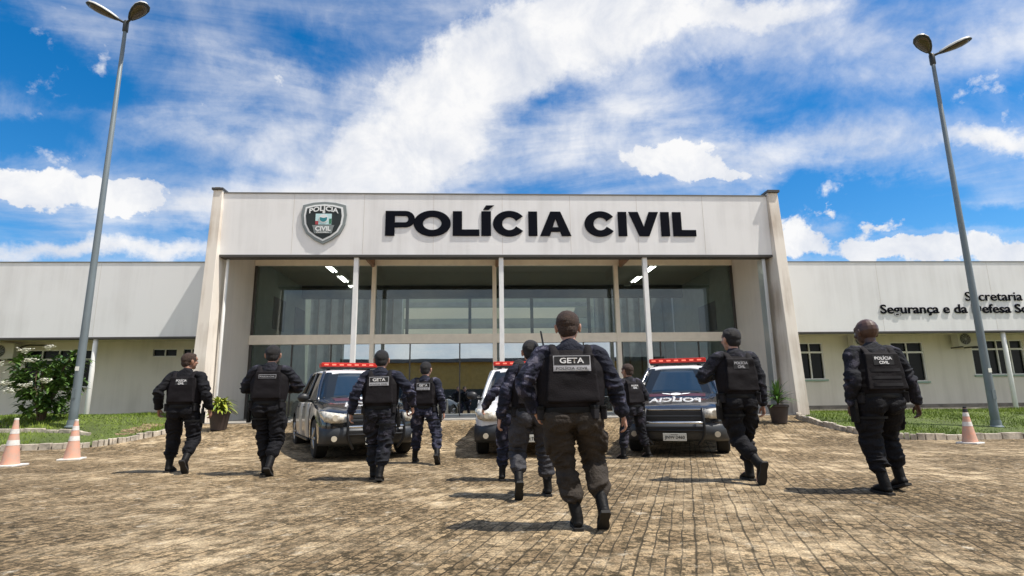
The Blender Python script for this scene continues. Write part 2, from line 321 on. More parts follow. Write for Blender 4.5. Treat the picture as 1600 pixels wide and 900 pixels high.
# ------------------------------------------------------------------ mesh helpers
class MB:
    def __init__(s): s.v = []; s.f = []; s.mi = []; s.mats = []
    def mid(s, m):
        if m not in s.mats: s.mats.append(m)
        return s.mats.index(m)
    def add(s, vs, fs, m):
        o = len(s.v); k = s.mid(m); s.v += [tuple(v) for v in vs]
        for f in fs: s.f.append([i+o for i in f]); s.mi.append(k)
        return s
    def box(s, x0, x1, y0, y1, z0, z1, m, bev=0.0):
        if bev > 0:
            bm = bmesh.new(); bmesh.ops.create_cube(bm, size=1)
            for v in bm.verts: v.co = Vector(((x0+x1)/2+v.co.x*(x1-x0), (y0+y1)/2+v.co.y*(y1-y0), (z0+z1)/2+v.co.z*(z1-z0)))
            bmesh.ops.bevel(bm, geom=bm.edges[:], offset=bev, segments=2, affect='EDGES', profile=.6)
            return s.bm(bm, m)
        v = [(x0, y0, z0), (x1, y0, z0), (x1, y1, z0), (x0, y1, z0), (x0, y0, z1), (x1, y0, z1), (x1, y1, z1), (x0, y1, z1)]
        return s.add(v, [(0, 3, 2, 1), (4, 5, 6, 7), (0, 1, 5, 4), (1, 2, 6, 5), (2, 3, 7, 6), (3, 0, 4, 7)], m)
    def bm(s, b, m):
        b.verts.ensure_lookup_table(); vs = [tuple(v.co) for v in b.verts]; fs = [[v.index for v in f.verts] for f in b.faces]; b.free()
        return s.add(vs, fs, m)
    def tube(s, pts, rad, m, n=12, cap=True, sub=1, hint=None):
        vs, fs = tube_geo(pts, rad, n, cap, sub, hint); return s.add(vs, fs, m)
    def ell(s, c, r, m, rot=None, n=16):
        vs, fs = ell_geo(c, r, rot, n); return s.add(vs, fs, m)
    def lathe(s, prof, m, n=24, c=(0, 0, 0), axis='z'):
        vs = []; fs = []
        for (r, z) in prof:
            for k in range(n):
                a = 2*math.pi*k/n; x, y = r*math.cos(a), r*math.sin(a)
                p = (x, y, z) if axis == 'z' else ((z, x, y) if axis == 'x' else (x, z, y))
                vs.append((c[0]+p[0], c[1]+p[1], c[2]+p[2]))
        for i in range(len(prof)-1):
            for k in range(n):
                k2 = (k+1) % n; fs.append((i*n+k, i*n+k2, (i+1)*n+k2, (i+1)*n+k))
        fs.append(tuple(range(n-1, -1, -1))); fs.append(tuple((len(prof)-1)*n+k for k in range(n)))
        return s.add(vs, fs, m)
    def prism(s, poly, y0, y1, m):
        """polygon in x,z extruded along y"""
        n = len(poly); vs = [(x, y0, z) for x, z in poly]+[(x, y1, z) for x, z in poly]
        fs = [tuple(range(n)), tuple(range(2*n-1, n-1, -1))]+[(i, i+n, (i+1) % n+n, (i+1) % n) for i in range(n)]
        return s.add(vs, fs, m)
    def mesh(s, name, smooth=False):
        me = bpy.data.meshes.new(name); me.from_pydata(s.v, [], s.f); me.update()
        for k in s.mats: me.materials.append(MATS[k])
        me.polygons.foreach_set('material_index', s.mi)
        bm = bmesh.new(); bm.from_mesh(me); bmesh.ops.recalc_face_normals(bm, faces=bm.faces); bm.to_mesh(me); bm.free()
        if smooth: me.polygons.foreach_set('use_smooth', [True]*len(me.polygons))
        return me
    def build(s, name, parent=None, smooth=False, bevel=0, auto=None):
        me = s.mesh(name, smooth or auto is not None); o = link(name, me, parent)
        if auto is not None: me.set_sharp_from_angle(angle=R(auto))
        if bevel:
            b = o.modifiers.new('bevel', 'BEVEL'); b.width = bevel; b.segments = 2; b.limit_method = 'ANGLE'
        return o

def link(name, data, parent=None):
    o = bpy.data.objects.new(name, data); COL.objects.link(o)
    if parent: o.parent = parent
    return o
def thing(name, label, cat, loc=(0, 0, 0), rz=0, group=None):
    o = link(name, None); o.location = loc; o.rotation_euler = (0, 0, rz); o['label'] = label; o['category'] = cat
    if group: o['group'] = group
    return o
def struct(o, kind='structure'): o['kind'] = kind; return o
def tag(o, label, cat, group=None):
    o['label'] = label; o['category'] = cat
    if group: o['group'] = group
    return o

def spline(pts, sub):
    P = [np.array(p, float) for p in pts]
    if sub <= 1: return P
    o = []; n = len(P)
    for i in range(n-1):
        p0 = P[max(i-1, 0)]; p1 = P[i]; p2 = P[i+1]; p3 = P[min(i+2, n-1)]
        for k in range(sub):
            t = k/sub
            o.append(.5*((2*p1)+(-p0+p2)*t+(2*p0-5*p1+4*p2-p3)*t*t+(-p0+3*p1-3*p2+p3)*t**3))
    o.append(P[-1]); return o
def tube_geo(pts, rad, n=12, cap=True, sub=1, hint=None):
    """rad: list of r or (a,b); a runs along hint's side"""
    rr = [(r, r) if isinstance(r, (int, float)) else r for r in rad]
    Q = spline([tuple(p)+tuple(r) for p, r in zip(pts, rr)], sub)
    C = np.array([q[:3] for q in Q]); A = np.abs(np.array([q[3:5] for q in Q]))
    T = np.gradient(C, axis=0); T /= (np.linalg.norm(T, axis=1)[:, None]+1e-9)
    h = np.array(hint if hint is not None else (1, 0, 0), float)
    if abs(h @ T[0]) > .95 and hint is None: h = np.array((0, 1., 0))
    vs = []
    for i in range(len(C)):
        s = h-(h @ T[i])*T[i]; s /= np.linalg.norm(s)+1e-9; h2 = np.cross(T[i], s)
        if hint is None: h = s
        for k in range(n):
            a = 2*math.pi*k/n; vs.append(C[i]+s*A[i][0]*math.cos(a)+h2*A[i][1]*math.sin(a))
    fs = []
    for i in range(len(C)-1):
        for k in range(n):
            k2 = (k+1) % n; fs.append((i*n+k, i*n+k2, (i+1)*n+k2, (i+1)*n+k))
    if cap:
        # rounded ends
        for e, sgn in ((0, -1), (len(C)-1, 1)):
            o = len(vs); r = min(A[e]); vs.append(C[e]+T[e]*sgn*r*.55)
            ring = [C[e]+(np.array(vs[e*n+k])-C[e])*.7+T[e]*sgn*r*.4 for k in range(n)]
            b = len(vs); vs += ring
            for k in range(n):
                k2 = (k+1) % n; fs.append((e*n+k, e*n+k2, b+k2, b+k)); fs.append((b+k, b+k2, o))
    return [tuple(v) for v in vs], fs
def ell_geo(c, r, rot=None, n=16):
    vs = []; fs = []; m_ = max(6, n//2+2)
    M = Euler(rot).to_matrix() if rot else Matrix.Identity(3)
    for i in range(m_+1):
        ph = math.pi*i/m_
        for k in range(n):
            a = 2*math.pi*k/n
            p = M @ Vector((r[0]*math.sin(ph)*math.cos(a), r[1]*math.sin(ph)*math.sin(a), r[2]*math.cos(ph)))
            vs.append((c[0]+p.x, c[1]+p.y, c[2]+p.z))
    for i in range(m_):
        for k in range(n):
            k2 = (k+1) % n; fs.append((i*n+k, (i+1)*n+k, (i+1)*n+k2, i*n+k2))
    return vs, fs

DG = bpy.context.evaluated_depsgraph_get
def eval_mesh(me, mods):
    """mesh data after a list of (type, settings) modifiers"""
    o = bpy.data.objects.new('temp', me); COL.objects.link(o)
    for t_, kw in mods:
        md = o.modifiers.new('m', t_)
        for k, v in kw.items(): setattr(md, k, v)
    dg = DG(); dg.update()
    r = bpy.data.meshes.new_from_object(o.evaluated_get(dg), depsgraph=dg)
    bpy.data.objects.remove(o); return r
def text_mesh(body, size=1, extrude=0, bold=0.0, align='CENTER', spacing=1.0, res=3):
    cu_ = bpy.data.curves.new('text', 'FONT'); cu_.body = body; cu_.size = size; cu_.extrude = extrude; cu_.offset = bold; cu_.align_x = align; cu_.space_character = spacing; cu_.resolution_u = res
    o = bpy.data.objects.new('temp', cu_); COL.objects.link(o); dg = DG(); dg.update()
    me = bpy.data.meshes.new_from_object(o.evaluated_get(dg), depsgraph=dg); bpy.data.objects.remove(o); return me
def text_fit(body, w, h, extrude=0, bold=.02, mat_='text_white', xf=None, spacing=1.0, mirror=False):
    """text mesh scaled into w x h, centred at 0 in x,z, facing -Y; xf maps each vertex"""
    me = text_mesh(body, 1, extrude, bold, spacing=spacing)
    n = len(me.vertices); a = np.empty(n*3); me.vertices.foreach_get('co', a); a = a.reshape(-1, 3)
    lo = a.min(0); hi = a.max(0); c = (lo+hi)/2
    X = (a[:, 0]-c[0])*(w/(hi[0]-lo[0])); Z = (a[:, 1]-c[1])*(h/(hi[1]-lo[1])); Y = -a[:, 2]
    if mirror: X = -X
    if xf: q = np.array([xf(x, y, z) for x, y, z in zip(X, Y, Z)])
    else: q = np.stack([X, Y, Z], 1)
    me.vertices.foreach_set('co', q.ravel()); me.materials.clear(); me.materials.append(MATS[mat_]); me.update()
    return me

def vnoise(P, seed=0):
    """vectorised value noise -1..1"""
    P = np.asarray(P, float)+seed*17.31; I = np.floor(P).astype(np.int64); F = P-I; F = F*F*(3-2*F)
    def hsh(i, j, k):
        n = (i*374761393+j*668265263+k*2147483647+seed*1013) & 0x7fffffff
        n = ((n ^ (n >> 13))*1274126177) & 0x7fffffff; n = (n ^ (n >> 16)) & 0xffff
        return n/32767.5-1
    r = 0
    for dx in (0, 1):
        for dy in (0, 1):
            for dz in (0, 1):
                w = (F[:, 0] if dx else 1-F[:, 0])*(F[:, 1] if dy else 1-F[:, 1])*(F[:, 2] if dz else 1-F[:, 2])
                r = r+w*hsh(I[:, 0]+dx, I[:, 1]+dy, I[:, 2]+dz)
    return r
def get_co(me):
    a = np.empty(len(me.vertices)*3); me.vertices.foreach_get('co', a); return a.reshape(-1, 3)
def displace(me, fn):
    a = get_co(me); nn = np.empty(len(me.vertices)*3); me.vertices.foreach_get('normal', nn); nn = nn.reshape(-1, 3)
    a = a+nn*fn(a, nn)[:, None]; me.vertices.foreach_set('co', a.ravel()); me.update()

# ------------------------------------------------------------------ ground
def sstep(a, b, x):
    t = min(max((x-a)/(b-a), 0), 1); return t*t*(3-2*t)
def gz(x, y):
    z = .42*sstep(12.5, 17.5, y)
    z += .28*sstep(14.0, 15.6, y)*(1-sstep(18.5, 21, y))*sstep(9.0, 10.2, -x)
    return z
def grid_mesh(name, xs, ys, zf, m_, parent=None):
    vs = [(x, y, zf(x, y)) for y in ys for x in xs]; nx = len(xs)
    fs = [(j*nx+i, j*nx+i+1, (j+1)*nx+i+1, (j+1)*nx+i) for j in range(len(ys)-1) for i in range(nx-1)]
    return MB().add(vs, fs, m_).build(name, parent, smooth=True)
xs = [-900, -400, -200, -100, -60]+list(np.arange(-40, 40.1, .8))+[60, 100, 200, 400, 900]
ys = [-900, -400, -200, -100, -60, -30, -10, 0, 5, 10]+list(np.arange(12, 22.1, .4))+[30, 60, 120, 300, 900]
struct(grid_mesh('ground', xs, ys, gz, 'paving'))

def lawn(name, poly):
    """grass bed: sheet 12 mm above the ground, following it"""
    bm = bmesh.new(); vs = [bm.verts.new((x, y, 0)) for x, y in poly]; f = bm.faces.new(vs)
    bmesh.ops.triangulate(bm, faces=[f])
    bmesh.ops.subdivide_edges(bm, edges=bm.edges[:], cuts=5, use_grid_fill=True); bmesh.ops.triangulate(bm, faces=bm.faces[:])
    for v in bm.verts: v.co.z = gz(v.co.x, v.co.y)+.03
    b = MB(); b.bm(bm, 'lawn_base'); return struct(b.build(name, smooth=True))
left_kerb = [(-26, 13.3), (-15, 13.5), (-10.8, 13.62), (-9.2, 13.85), (-8.75, 14.3), (-8.5, 14.9), (-8.25, 15.6), (-8.35, 16.6), (-8.9, 17.4)]
right_kerb = [(9.55, 16.9), (9.2, 16.2), (9.15, 15.2), (9.3, 14.0), (9.6, 13.1), (10.3, 12.7), (12.3, 12.6), (17, 12.6), (28, 12.7)]
lawn('lawn', [(-60, 21.4), (-60, 13.2)]+left_kerb+[(-8.9, 21.4)])
lawn('lawn', [(10.4, 21.4), (10.3, 17.3)]+right_kerb+[(60, 12.7), (60, 21.4)])
def kerb(pts, w=.13, h=.13):
    b = MB()
    P = spline([(x, y, 0) for x, y in pts], 6); P = np.array(P)
    # separate stones along the line
    seg = [P[0]]; acc = 0
    T = np.gradient(P, axis=0); T /= np.linalg.norm(T, axis=1)[:, None]
    N_ = np.stack([-T[:, 1], T[:, 0]], 1)
    for i in range(len(P)-1):
        p, q = P[i], P[i+1]; hh = h*random.uniform(.8, 1.15); g = .02
        d = (q-p); L_ = np.linalg.norm(d[:2]); d = d/L_; p = p+d*g/2; q = q-d*g/2
        vs = []
        for (c, n_) in ((p, N_[i]), (q, N_[i+1])):
            j = random.uniform(-.012, .012)
            for s_, z_ in ((-1, -.05), (1, -.05), (.85, 1), (-.85, 1)):
                vs.append((c[0]+n_[0]*w/2*s_+j, c[1]+n_[1]*w/2*s_+j, gz(c[0], c[1])+z_*(hh if z_ > 0 else 1)))
        b.add(vs, [(0, 1, 2, 3), (7, 6, 5, 4), (0, 4, 5, 1), (1, 5, 6, 2), (2, 6, 7, 3), (3, 7, 4, 0)], 'concrete')
    return struct(b.build('kerb', bevel=.012))
kerb(left_kerb); kerb(right_kerb)
kerb([(-26, 15.0), (-18, 14.9), (-12, 14.95), (-9.7, 14.8)], .10, .10)
# concrete walkway strips along the building
def strip(name, x0, x1, y0, y1, zt):
    struct(MB().box(x0, x1, y0, y1, zt-.3, zt, 'concrete', .01).build(name))
strip('path', 10.4, 60, 19.9, 21.45, .50)
strip('path', -60, -8.9, 20.6, 21.45, .46)

def inside(poly, x, y):
    c = False; n = len(poly)
    for i in range(n):
        x1, y1 = poly[i]; x2, y2 = poly[(i+1) % n]
        if (y1 > y) != (y2 > y) and x < (x2-x1)*(y-y1)/(y2-y1)+x1: c = not c
    return c
def grass(poly, box, n, lab):
    vs = []; fs = []; x0, x1, y0, y1 = box
    k = 0
    while k < n:
        x = random.uniform(x0, x1); y = random.uniform(y0, y1)
        if not inside(poly, x, y): continue
        k += 1; z = gz(x, y)+.02; h = random.uniform(.025, .075)*(1+.5*math.sin(x*1.7+y)); a = random.uniform(0, 6.28); w = .011
        dx, dy = math.cos(a)*w, math.sin(a)*w; lx, ly = random.uniform(-.05, .05), random.uniform(-.05, .05); o = len(vs)
        vs += [(x-dx, y-dy, z), (x+dx, y+dy, z), (x+lx, y+ly, z+h)]; fs.append((o, o+1, o+2))
    b = MB(); b.add(vs, fs, 'grass_blade'); g = b.build('grass'); g['kind'] = 'stuff'; g['label'] = lab; g['category'] = 'grass'
grass([(-24, 20.4), (-24, 13.5)]+left_kerb[2:]+[(-9, 20.4)], (-24, -8, 13.5, 20.4), 46000, 'green grass on the raised bed left of the entrance')
grass([(10.6, 19.8), (10.4, 17.3)]+right_kerb[1:7]+[(26, 12.8), (26, 19.8)], (9, 26, 12.6, 19.8), 46000, 'green grass on the bed right of the entrance')

# ------------------------------------------------------------------ entrance block
EB = thing('entrance_building', 'tall white entrance block with deep portico, glazed lobby and wide blank fascia', 'building', (0, 18, .45))
def P_(b, name, parent=EB, **k):
    """world coordinates into the parent's frame"""
    o = b.build(name, parent, **k); inv = Vector(parent.location) if parent.parent is None else Vector((0, 18, .45))
    if parent.parent is None: o.matrix_parent_inverse = Matrix.Translation(-inv)
    return o
XL, XR, ZT, ZF = -8.5, 9.86, 7.82, 5.73
b = MB().box(XL, XR, 18.0, 18.35, ZF, ZT, 'facade_white')
for k in range(1, 8):                                   # panel seams stand 3 mm proud as thin joints
    x = XL+(XR-XL)*k/8
    b.box(x-.006, x+.006, 17.996, 18.001, ZF+.02, ZT-.02, 'seam')
P_(b, 'fascia', bevel=.004)
P_(MB().box(XL-.02, XR+.02, 17.97, 18.45, ZT, ZT+.035, 'coping_grey'), 'coping')
P_(MB().box(XL, XR, 17.98, 18.37, ZF-.075, ZF-.002, 'dark_trim'), 'fascia_edge')
def pillar(x0b, x1b, x0t, x1t, yb, yt, side, ztop):
    """raked pier whose face leans out towards its foot; runs back as the portico's side wall"""
    z0, z1 = .3, ztop
    v = [(x0b, yb, z0), (x1b, yb, z0), (x1b, 18.6, z0), (x0b, 18.6, z0), (x0t, yt, z1), (x1t, yt, z1), (x1t, 18.6, z1), (x0t, 18.6, z1)]
    return P_(MB().add(v, [(0, 3, 2, 1), (4, 5, 6, 7), (0, 1, 5, 4), (1, 2, 6, 5), (2, 3, 7, 6), (3, 0, 4, 7)], 'pillar_paint'), 'pillar', bevel=.012)
pillar(-8.82, -8.40, -8.80, -8.503, 17.55, 17.90, -1, 7.90)
pillar(9.862, 10.24, 9.865, 10.22, 17.45, 17.90, 1, 7.92)
P_(MB().box(-8.84, -8.48, 17.85, 18.25, 7.90, 7.97, 'dark_trim').box(-8.78, -8.62, 17.95, 18.1, 7.97, 8.02, 'concrete'), 'pillar_cap')
P_(MB().box(9.84, 10.26, 17.82, 18.3, 7.92, 8.0, 'dark_trim'), 'pillar_cap')
# side walls of the portico and the block
P_(MB().box(-8.78, -8.45, 18.6, 34, .3, 7.75, 'side_wall_paint'), 'side_wall')
P_(MB().box(9.72, 10.2, 18.6, 34, .3, 7.75, 'side_wall_paint'), 'side_wall')
P_(MB().box(-8.45, 9.72, 33.7, 34, .3, 7.7, 'lobby_wall'), 'back_wall')
P_(MB().box(-8.45, 9.72, 18.35, 26.3, 7.45, 7.6, 'grey_roof'), 'roof')  # stops short: opening added so sun reaches the gallery parapets
P_(MB().box(-8.75, 10.15, 17.62, 33.7, .1, .455, 'floor_stone', .01), 'floor_slab')
# portico ceiling and joists
P_(MB().box(-8.44, 9.71, 18.36, 20.72, 6.30, 6.40, 'soffit'), 'soffit')
for x in (-4.08, .55, 5.30):
    P_(MB().box(x-.05, x+.05, 18.36, 20.72, 5.95, 6.297, 'joist'), 'joist')
P_(MB().box(-8.44, 9.71, 18.38, 18.55, 5.80, 6.297, 'soffit'), 'ceiling_beam')
# white front posts
for x in (-4.12, .63, 5.47):
    P_(MB().box(x-.075, x+.075, 18.06, 18.21, .455, 5.66, 'white_steel', .006), 'post')
# door leaf strip and downpipes at the jambs
P_(MB().tube([(-8.30, 18.25, .46), (-8.30, 18.25, 5.62)], [.05, .05], 'white_steel', 12), 'downpipe', smooth=True)
P_(MB().box(9.58, 9.70, 18.2, 18.55, .46, 5.64, 'alu', .01), 'jamb_panel')
# glazing plane
GY = 20.8
P_(MB().box(-8.44, 9.71, GY-.06, GY+.14, 6.03, 6.295, 'cream_steel', .005), 'head_beam')
P_(MB().box(-8.44, 9.71, GY-.10, GY+.20, 3.08, 3.42, 'cream_steel', .008), 'transom')
for x in (-4.04, .46, 5.11):
    P_(MB().box(x-.075, x+.075, GY-.13, GY+.10, .456, 6.03, 'cream_steel', .006), 'glazing_post')
cols = [-8.44, -4.04, .46, 5.11, 9.71]
for i in range(4):
    a, c = cols[i]+.08, cols[i+1]-.08
    P_(MB().box(a, c, GY+.02, GY+.032, 3.43, 6.025, 'lobby_glass'), 'glass_pane')
    lowm = 'mirror_glass' if i in (1, 2) else 'lobby_glass'
    P_(MB().box(a, c, GY+.02, GY+.032, .46, 3.075, lowm), 'glass_pane')
    for x in ((a+(c-a)*.30, a+(c-a)*.72) if i in (1, 2) else (a+(c-a)*.34, a+(c-a)*.67)):
        P_(MB().box(x-.022, x+.022, GY-.01, GY+.015, .46, 3.075, 'dark_trim'), 'mullion')
P_(MB().box(-8.44, -8.36, GY-.02, GY+.08, .46, 6.02, 'dark_trim'), 'jamb_frame')
P_(MB().box(9.63, 9.71, GY-.02, GY+.08, .46, 6.02, 'dark_trim'), 'jamb_frame')
# the projecting left bay edge of the mirror glass, as seen right of the first bay
a = -5.05
P_(MB().box(a, -4.13, GY+.0, GY+.012, .46, 3.07, 'mirror_glass'), 'glass_pane')
P_(MB().box(5.2, 5.26, GY-.03, GY+.018, .46, 3.07, 'dark_trim'), 'mullion')
# lobby inside
P_(MB().box(-8.44, 9.71, 21.0, 26.3, 6.32, 6.42, 'lobby_ceiling'), 'lobby_ceiling')  # ends with the roof, at the opening added for sunlight
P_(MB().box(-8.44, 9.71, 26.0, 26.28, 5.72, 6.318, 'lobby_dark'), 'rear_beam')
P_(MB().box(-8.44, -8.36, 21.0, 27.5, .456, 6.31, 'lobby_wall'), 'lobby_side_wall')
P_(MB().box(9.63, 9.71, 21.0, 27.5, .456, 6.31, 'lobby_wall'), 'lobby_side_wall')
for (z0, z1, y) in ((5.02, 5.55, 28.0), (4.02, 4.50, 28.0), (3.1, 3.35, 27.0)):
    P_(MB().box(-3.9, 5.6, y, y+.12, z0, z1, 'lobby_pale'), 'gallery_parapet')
for (x0, x1) in ((-8.4, -3.95), (5.65, 9.6)):  # walls standing below the added roof opening
    P_(MB().box(x0, x1, 27.6, 27.8, .456, 7.4, 'gallery_grey'), 'rear_wall')
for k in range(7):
    x = -8.0+k*.6; P_(MB().box(x-.03, x+.03, 27.52, 27.6, .456, 7.3, 'dark_trim'), 'rear_mullion')
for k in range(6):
    x = 6.1+k*.6; P_(MB().box(x-.03, x+.03, 27.52, 27.6, .456, 7.3, 'dark_trim'), 'rear_mullion')
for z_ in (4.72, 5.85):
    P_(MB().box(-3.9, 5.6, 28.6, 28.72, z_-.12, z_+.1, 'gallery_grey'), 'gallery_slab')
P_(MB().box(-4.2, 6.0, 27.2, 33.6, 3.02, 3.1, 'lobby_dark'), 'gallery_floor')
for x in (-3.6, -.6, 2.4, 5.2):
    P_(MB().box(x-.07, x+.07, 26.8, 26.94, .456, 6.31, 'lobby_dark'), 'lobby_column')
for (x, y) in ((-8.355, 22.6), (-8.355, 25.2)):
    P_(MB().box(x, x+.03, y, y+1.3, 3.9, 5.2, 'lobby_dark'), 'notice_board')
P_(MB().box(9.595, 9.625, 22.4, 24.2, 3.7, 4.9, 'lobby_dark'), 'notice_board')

# ceiling lights of the lobby
lspec = [(-6.05, 22.2), (-6.05, 24.2), (-6.05, 26.2), (-6.05, 28.4), (6.95, 22.2), (6.95, 24.4), (6.95, 26.6)]
words = ['nearest of the left row', 'second of the left row', 'third of the left row', 'farthest of the left row', 'nearest of the right row', 'second of the right row', 'farthest of the right row']
first = None
for k, (x, y) in enumerate(lspec):
    if first is None:
        t_ = thing('ceiling_light', '', 'ceiling light', (x, y, 6.3), 0, 'fluorescent lights on the lobby ceiling')
        MB().box(-.16, .16, -.62, .62, -.05, .015, 'white_steel').build('housing', t_)
        for s_ in (-1, 1): MB().tube([(s_*.07, -.58, -.07), (s_*.07, .58, -.07)], [.02, .02], 'tube_light', 8).build('tube', t_)
        first = t_
    else:
        t_ = first.copy(); COL.objects.link(t_); t_.location = (x, y, 6.3)
        for ch in first.children:
            c_ = ch.copy(); COL.objects.link(c_); c_.parent = t_
    t_['label'] = 'lit twin tube light on the lobby ceiling, '+words[k]

# ------------------------------------------------------------------ facade lettering (extended bold capitals)
def arc(cx, cz, rx, rz, a0, a1, n=18): return [(cx+rx*math.cos(R(a0+(a1-a0)*i/n)), cz+rz*math.sin(R(a0+(a1-a0)*i/n))) for i in range(n+1)]
def holed(outer, inner):
    """ring faces between two polylines of equal length"""
    return outer, inner
def letter_mesh(ch, w, y0, y1, m_):
    h = .86; s = .31; hs = .205; b = MB()
    def ring(outer, inner, closed=True):
        n = len(outer); vs = [(x, y0, z) for x, z in outer]+[(x, y0, z) for x, z in inner]+[(x, y1, z) for x, z in outer]+[(x, y1, z) for x, z in inner]; fs = []
        for i in range(n if closed else n-1):
            j = (i+1) % n
            fs += [(i, j, n+j, n+i), (2*n+i, 3*n+i, 3*n+j, 2*n+j), (i, 2*n+i, 2*n+j, j), (n+i, n+j, 3*n+j, 3*n+i)]
        if not closed: fs += [(0, n, 3*n, 2*n), (n-1, 3*n-1, 4*n-1, 2*n-1)]
        b.add(vs, fs, m_)
    if ch in 'IÍ':
        b.box(0, w, y0, y1, 0, h, m_)
        if ch == 'Í': b.prism([(.06, h+.05), (.24, h+.05), (.44, h+.21), (.16, h+.21)], y0, y1, m_)
    elif ch == 'L': b.prism([(0, 0), (w, 0), (w, hs+.02), (s, hs+.02), (s, h), (0, h)], y0, y1, m_)
    elif ch == 'V': b.prism([(0, h), (w*.5-.17, 0), (w*.5+.17, 0), (w, h), (w-.33, h), (w*.5, .33), (.33, h)], y0, y1, m_)
    elif ch == 'A':
        # two legs, a crossbar and an apex, meeting edge to edge
        c = w/2; zb0, zb1 = .15, .31
        sl = (c-.13)/h
        inl = lambda z: .33+(c-.33)*min(z/.60, 1)
        b.prism([(0, 0), (.33, 0), (inl(zb0), zb0), (inl(zb1), zb1), (c, .60), (c, h), (c-.17, h)], y0, y1, m_)
        b.prism([(w, 0), (c+.17, h), (c, h), (c, .60), (w-inl(zb1), zb1), (w-inl(zb0), zb0), (w-.33, 0)], y0, y1, m_)
        b.prism([(inl(zb0), zb0), (w-inl(zb0), zb0), (w-inl(zb1), zb1), (inl(zb1), zb1)], y0, y1, m_)
    elif ch == 'O': ring(arc(w/2, h/2, w/2, h/2+.02, 0, 360, 40)[:-1], arc(w/2, h/2, w/2-s, h/2-hs, 0, 360, 40)[:-1])
    elif ch == 'C': ring(arc(w/2, h/2, w/2, h/2+.02, 34, 326, 34), arc(w/2, h/2, w/2-s, h/2-hs, 24, 336, 34), False)
    elif ch == 'P':
        b.box(0, s, y0, y1, 0, h, m_)
        o_ = [(s, h)]+arc(w-.31, h-.285, .31, .285, 90, -90, 14)+[(s, h-.57)]
        i_ = [(s, h-.175)]+arc(w-.31, h-.285, .09, .11, 90, -90, 14)+[(s, h-.395)]
        ring(o_, i_, False)
    return b
sgn = thing('building_sign', 'large black raised lettering reading POLÍCIA CIVIL across the fascia', 'sign', (-3.2, 17.990, 6.37))
for ch, a_, c_ in (('P', 603, 648), ('O', 646, 703), ('L', 706, 747), ('Í', 750, 765), ('C', 768, 819), ('I', 823, 837), ('A', 841, 890), ('C', 911, 961), ('I', 964, 978), ('V', 981, 1029), ('I', 1032, 1046), ('L', 1051, 1088)):
    w_ = (c_-a_)/46.3; o = letter_mesh(ch, w_, -.025, .0, 'lettering').build('letter', sgn, bevel=.006); o.location = ((a_-603)/46.3, 0, 0)

# crest
def shield(s, y0, y1, m_, b, z0=0.0):
    top = [(-.70, .58), (-.36, .67), (0, .70), (.36, .67), (.70, .58)]
    right = [(.745, .25), (.70, -.1), (.55, -.40), (.30, -.60), (0, -.76)]
    left = [(-x, z) for x, z in reversed(right[:-1])]
    b.prism([(x*s, z*s+z0) for x, z in (top+right+left)], y0, y1, m_)
cr_ = thing('crest_sign', 'shield shaped civil police crest mounted left of the big letters', 'sign', (-5.2, 17.99, 6.83))
b = MB(); shield(1.0, -.05, 0, 'crest_grey', b); b.build('backing', cr_, bevel=.015)
b = MB(); shield(.865, -.062, -.051, 'crest_white', b); b.build('rim', cr_)
b = MB(); shield(.78, -.072, -.063, 'crest_dark', b); b.build('field', cr_)
b = MB().box(-.26, .26, -.084, -.073, -.10, .27, 'crest_pale').box(-.26, -.16, -.086, -.085, -.10, .02, 'crest_red').box(.18, .26, -.086, -.085, -.08, .1, 'crest_green')
b.prism(arc(0, .1, .15, .15, 0, 360, 20)[:-1], -.094, -.087, 'crest_white'); b.prism(arc(0, .1, .12, .11, 180, 360, 12)+[(.12, .15), (0, .12), (-.12, .15)], -.10, -.095, 'crest_teal')
b.prism(arc(0, .33, .045, .045, 0, 360, 12)[:-1], -.085, -.073, 'crest_white'); b.build('emblem', cr_)
b = MB().prism([(-.36, -.12), (.36, -.12), (.32, -.22), (.28, -.40), (-.28, -.40), (-.32, -.22)], -.086, -.073, 'crest_grey'); b.build('ribbon', cr_)
o = link('lettering', text_fit('POLÍCIA', .95, .21, .004, .03, 'crest_white', lambda x, y, z: (x, y-.082, z+.47-.10*(x/.5)**2)), cr_)
o = link('lettering', text_fit('CIVIL', .50, .16, .004, .03, 'crest_white', lambda x, y, z: (x, y-.094, z-.24)), cr_)
o = link('lettering', text_fit('PARAÍBA', .40, .055, .002, .02, 'crest_white', lambda x, y, z: (x, y-.092, z-.36)), cr_)

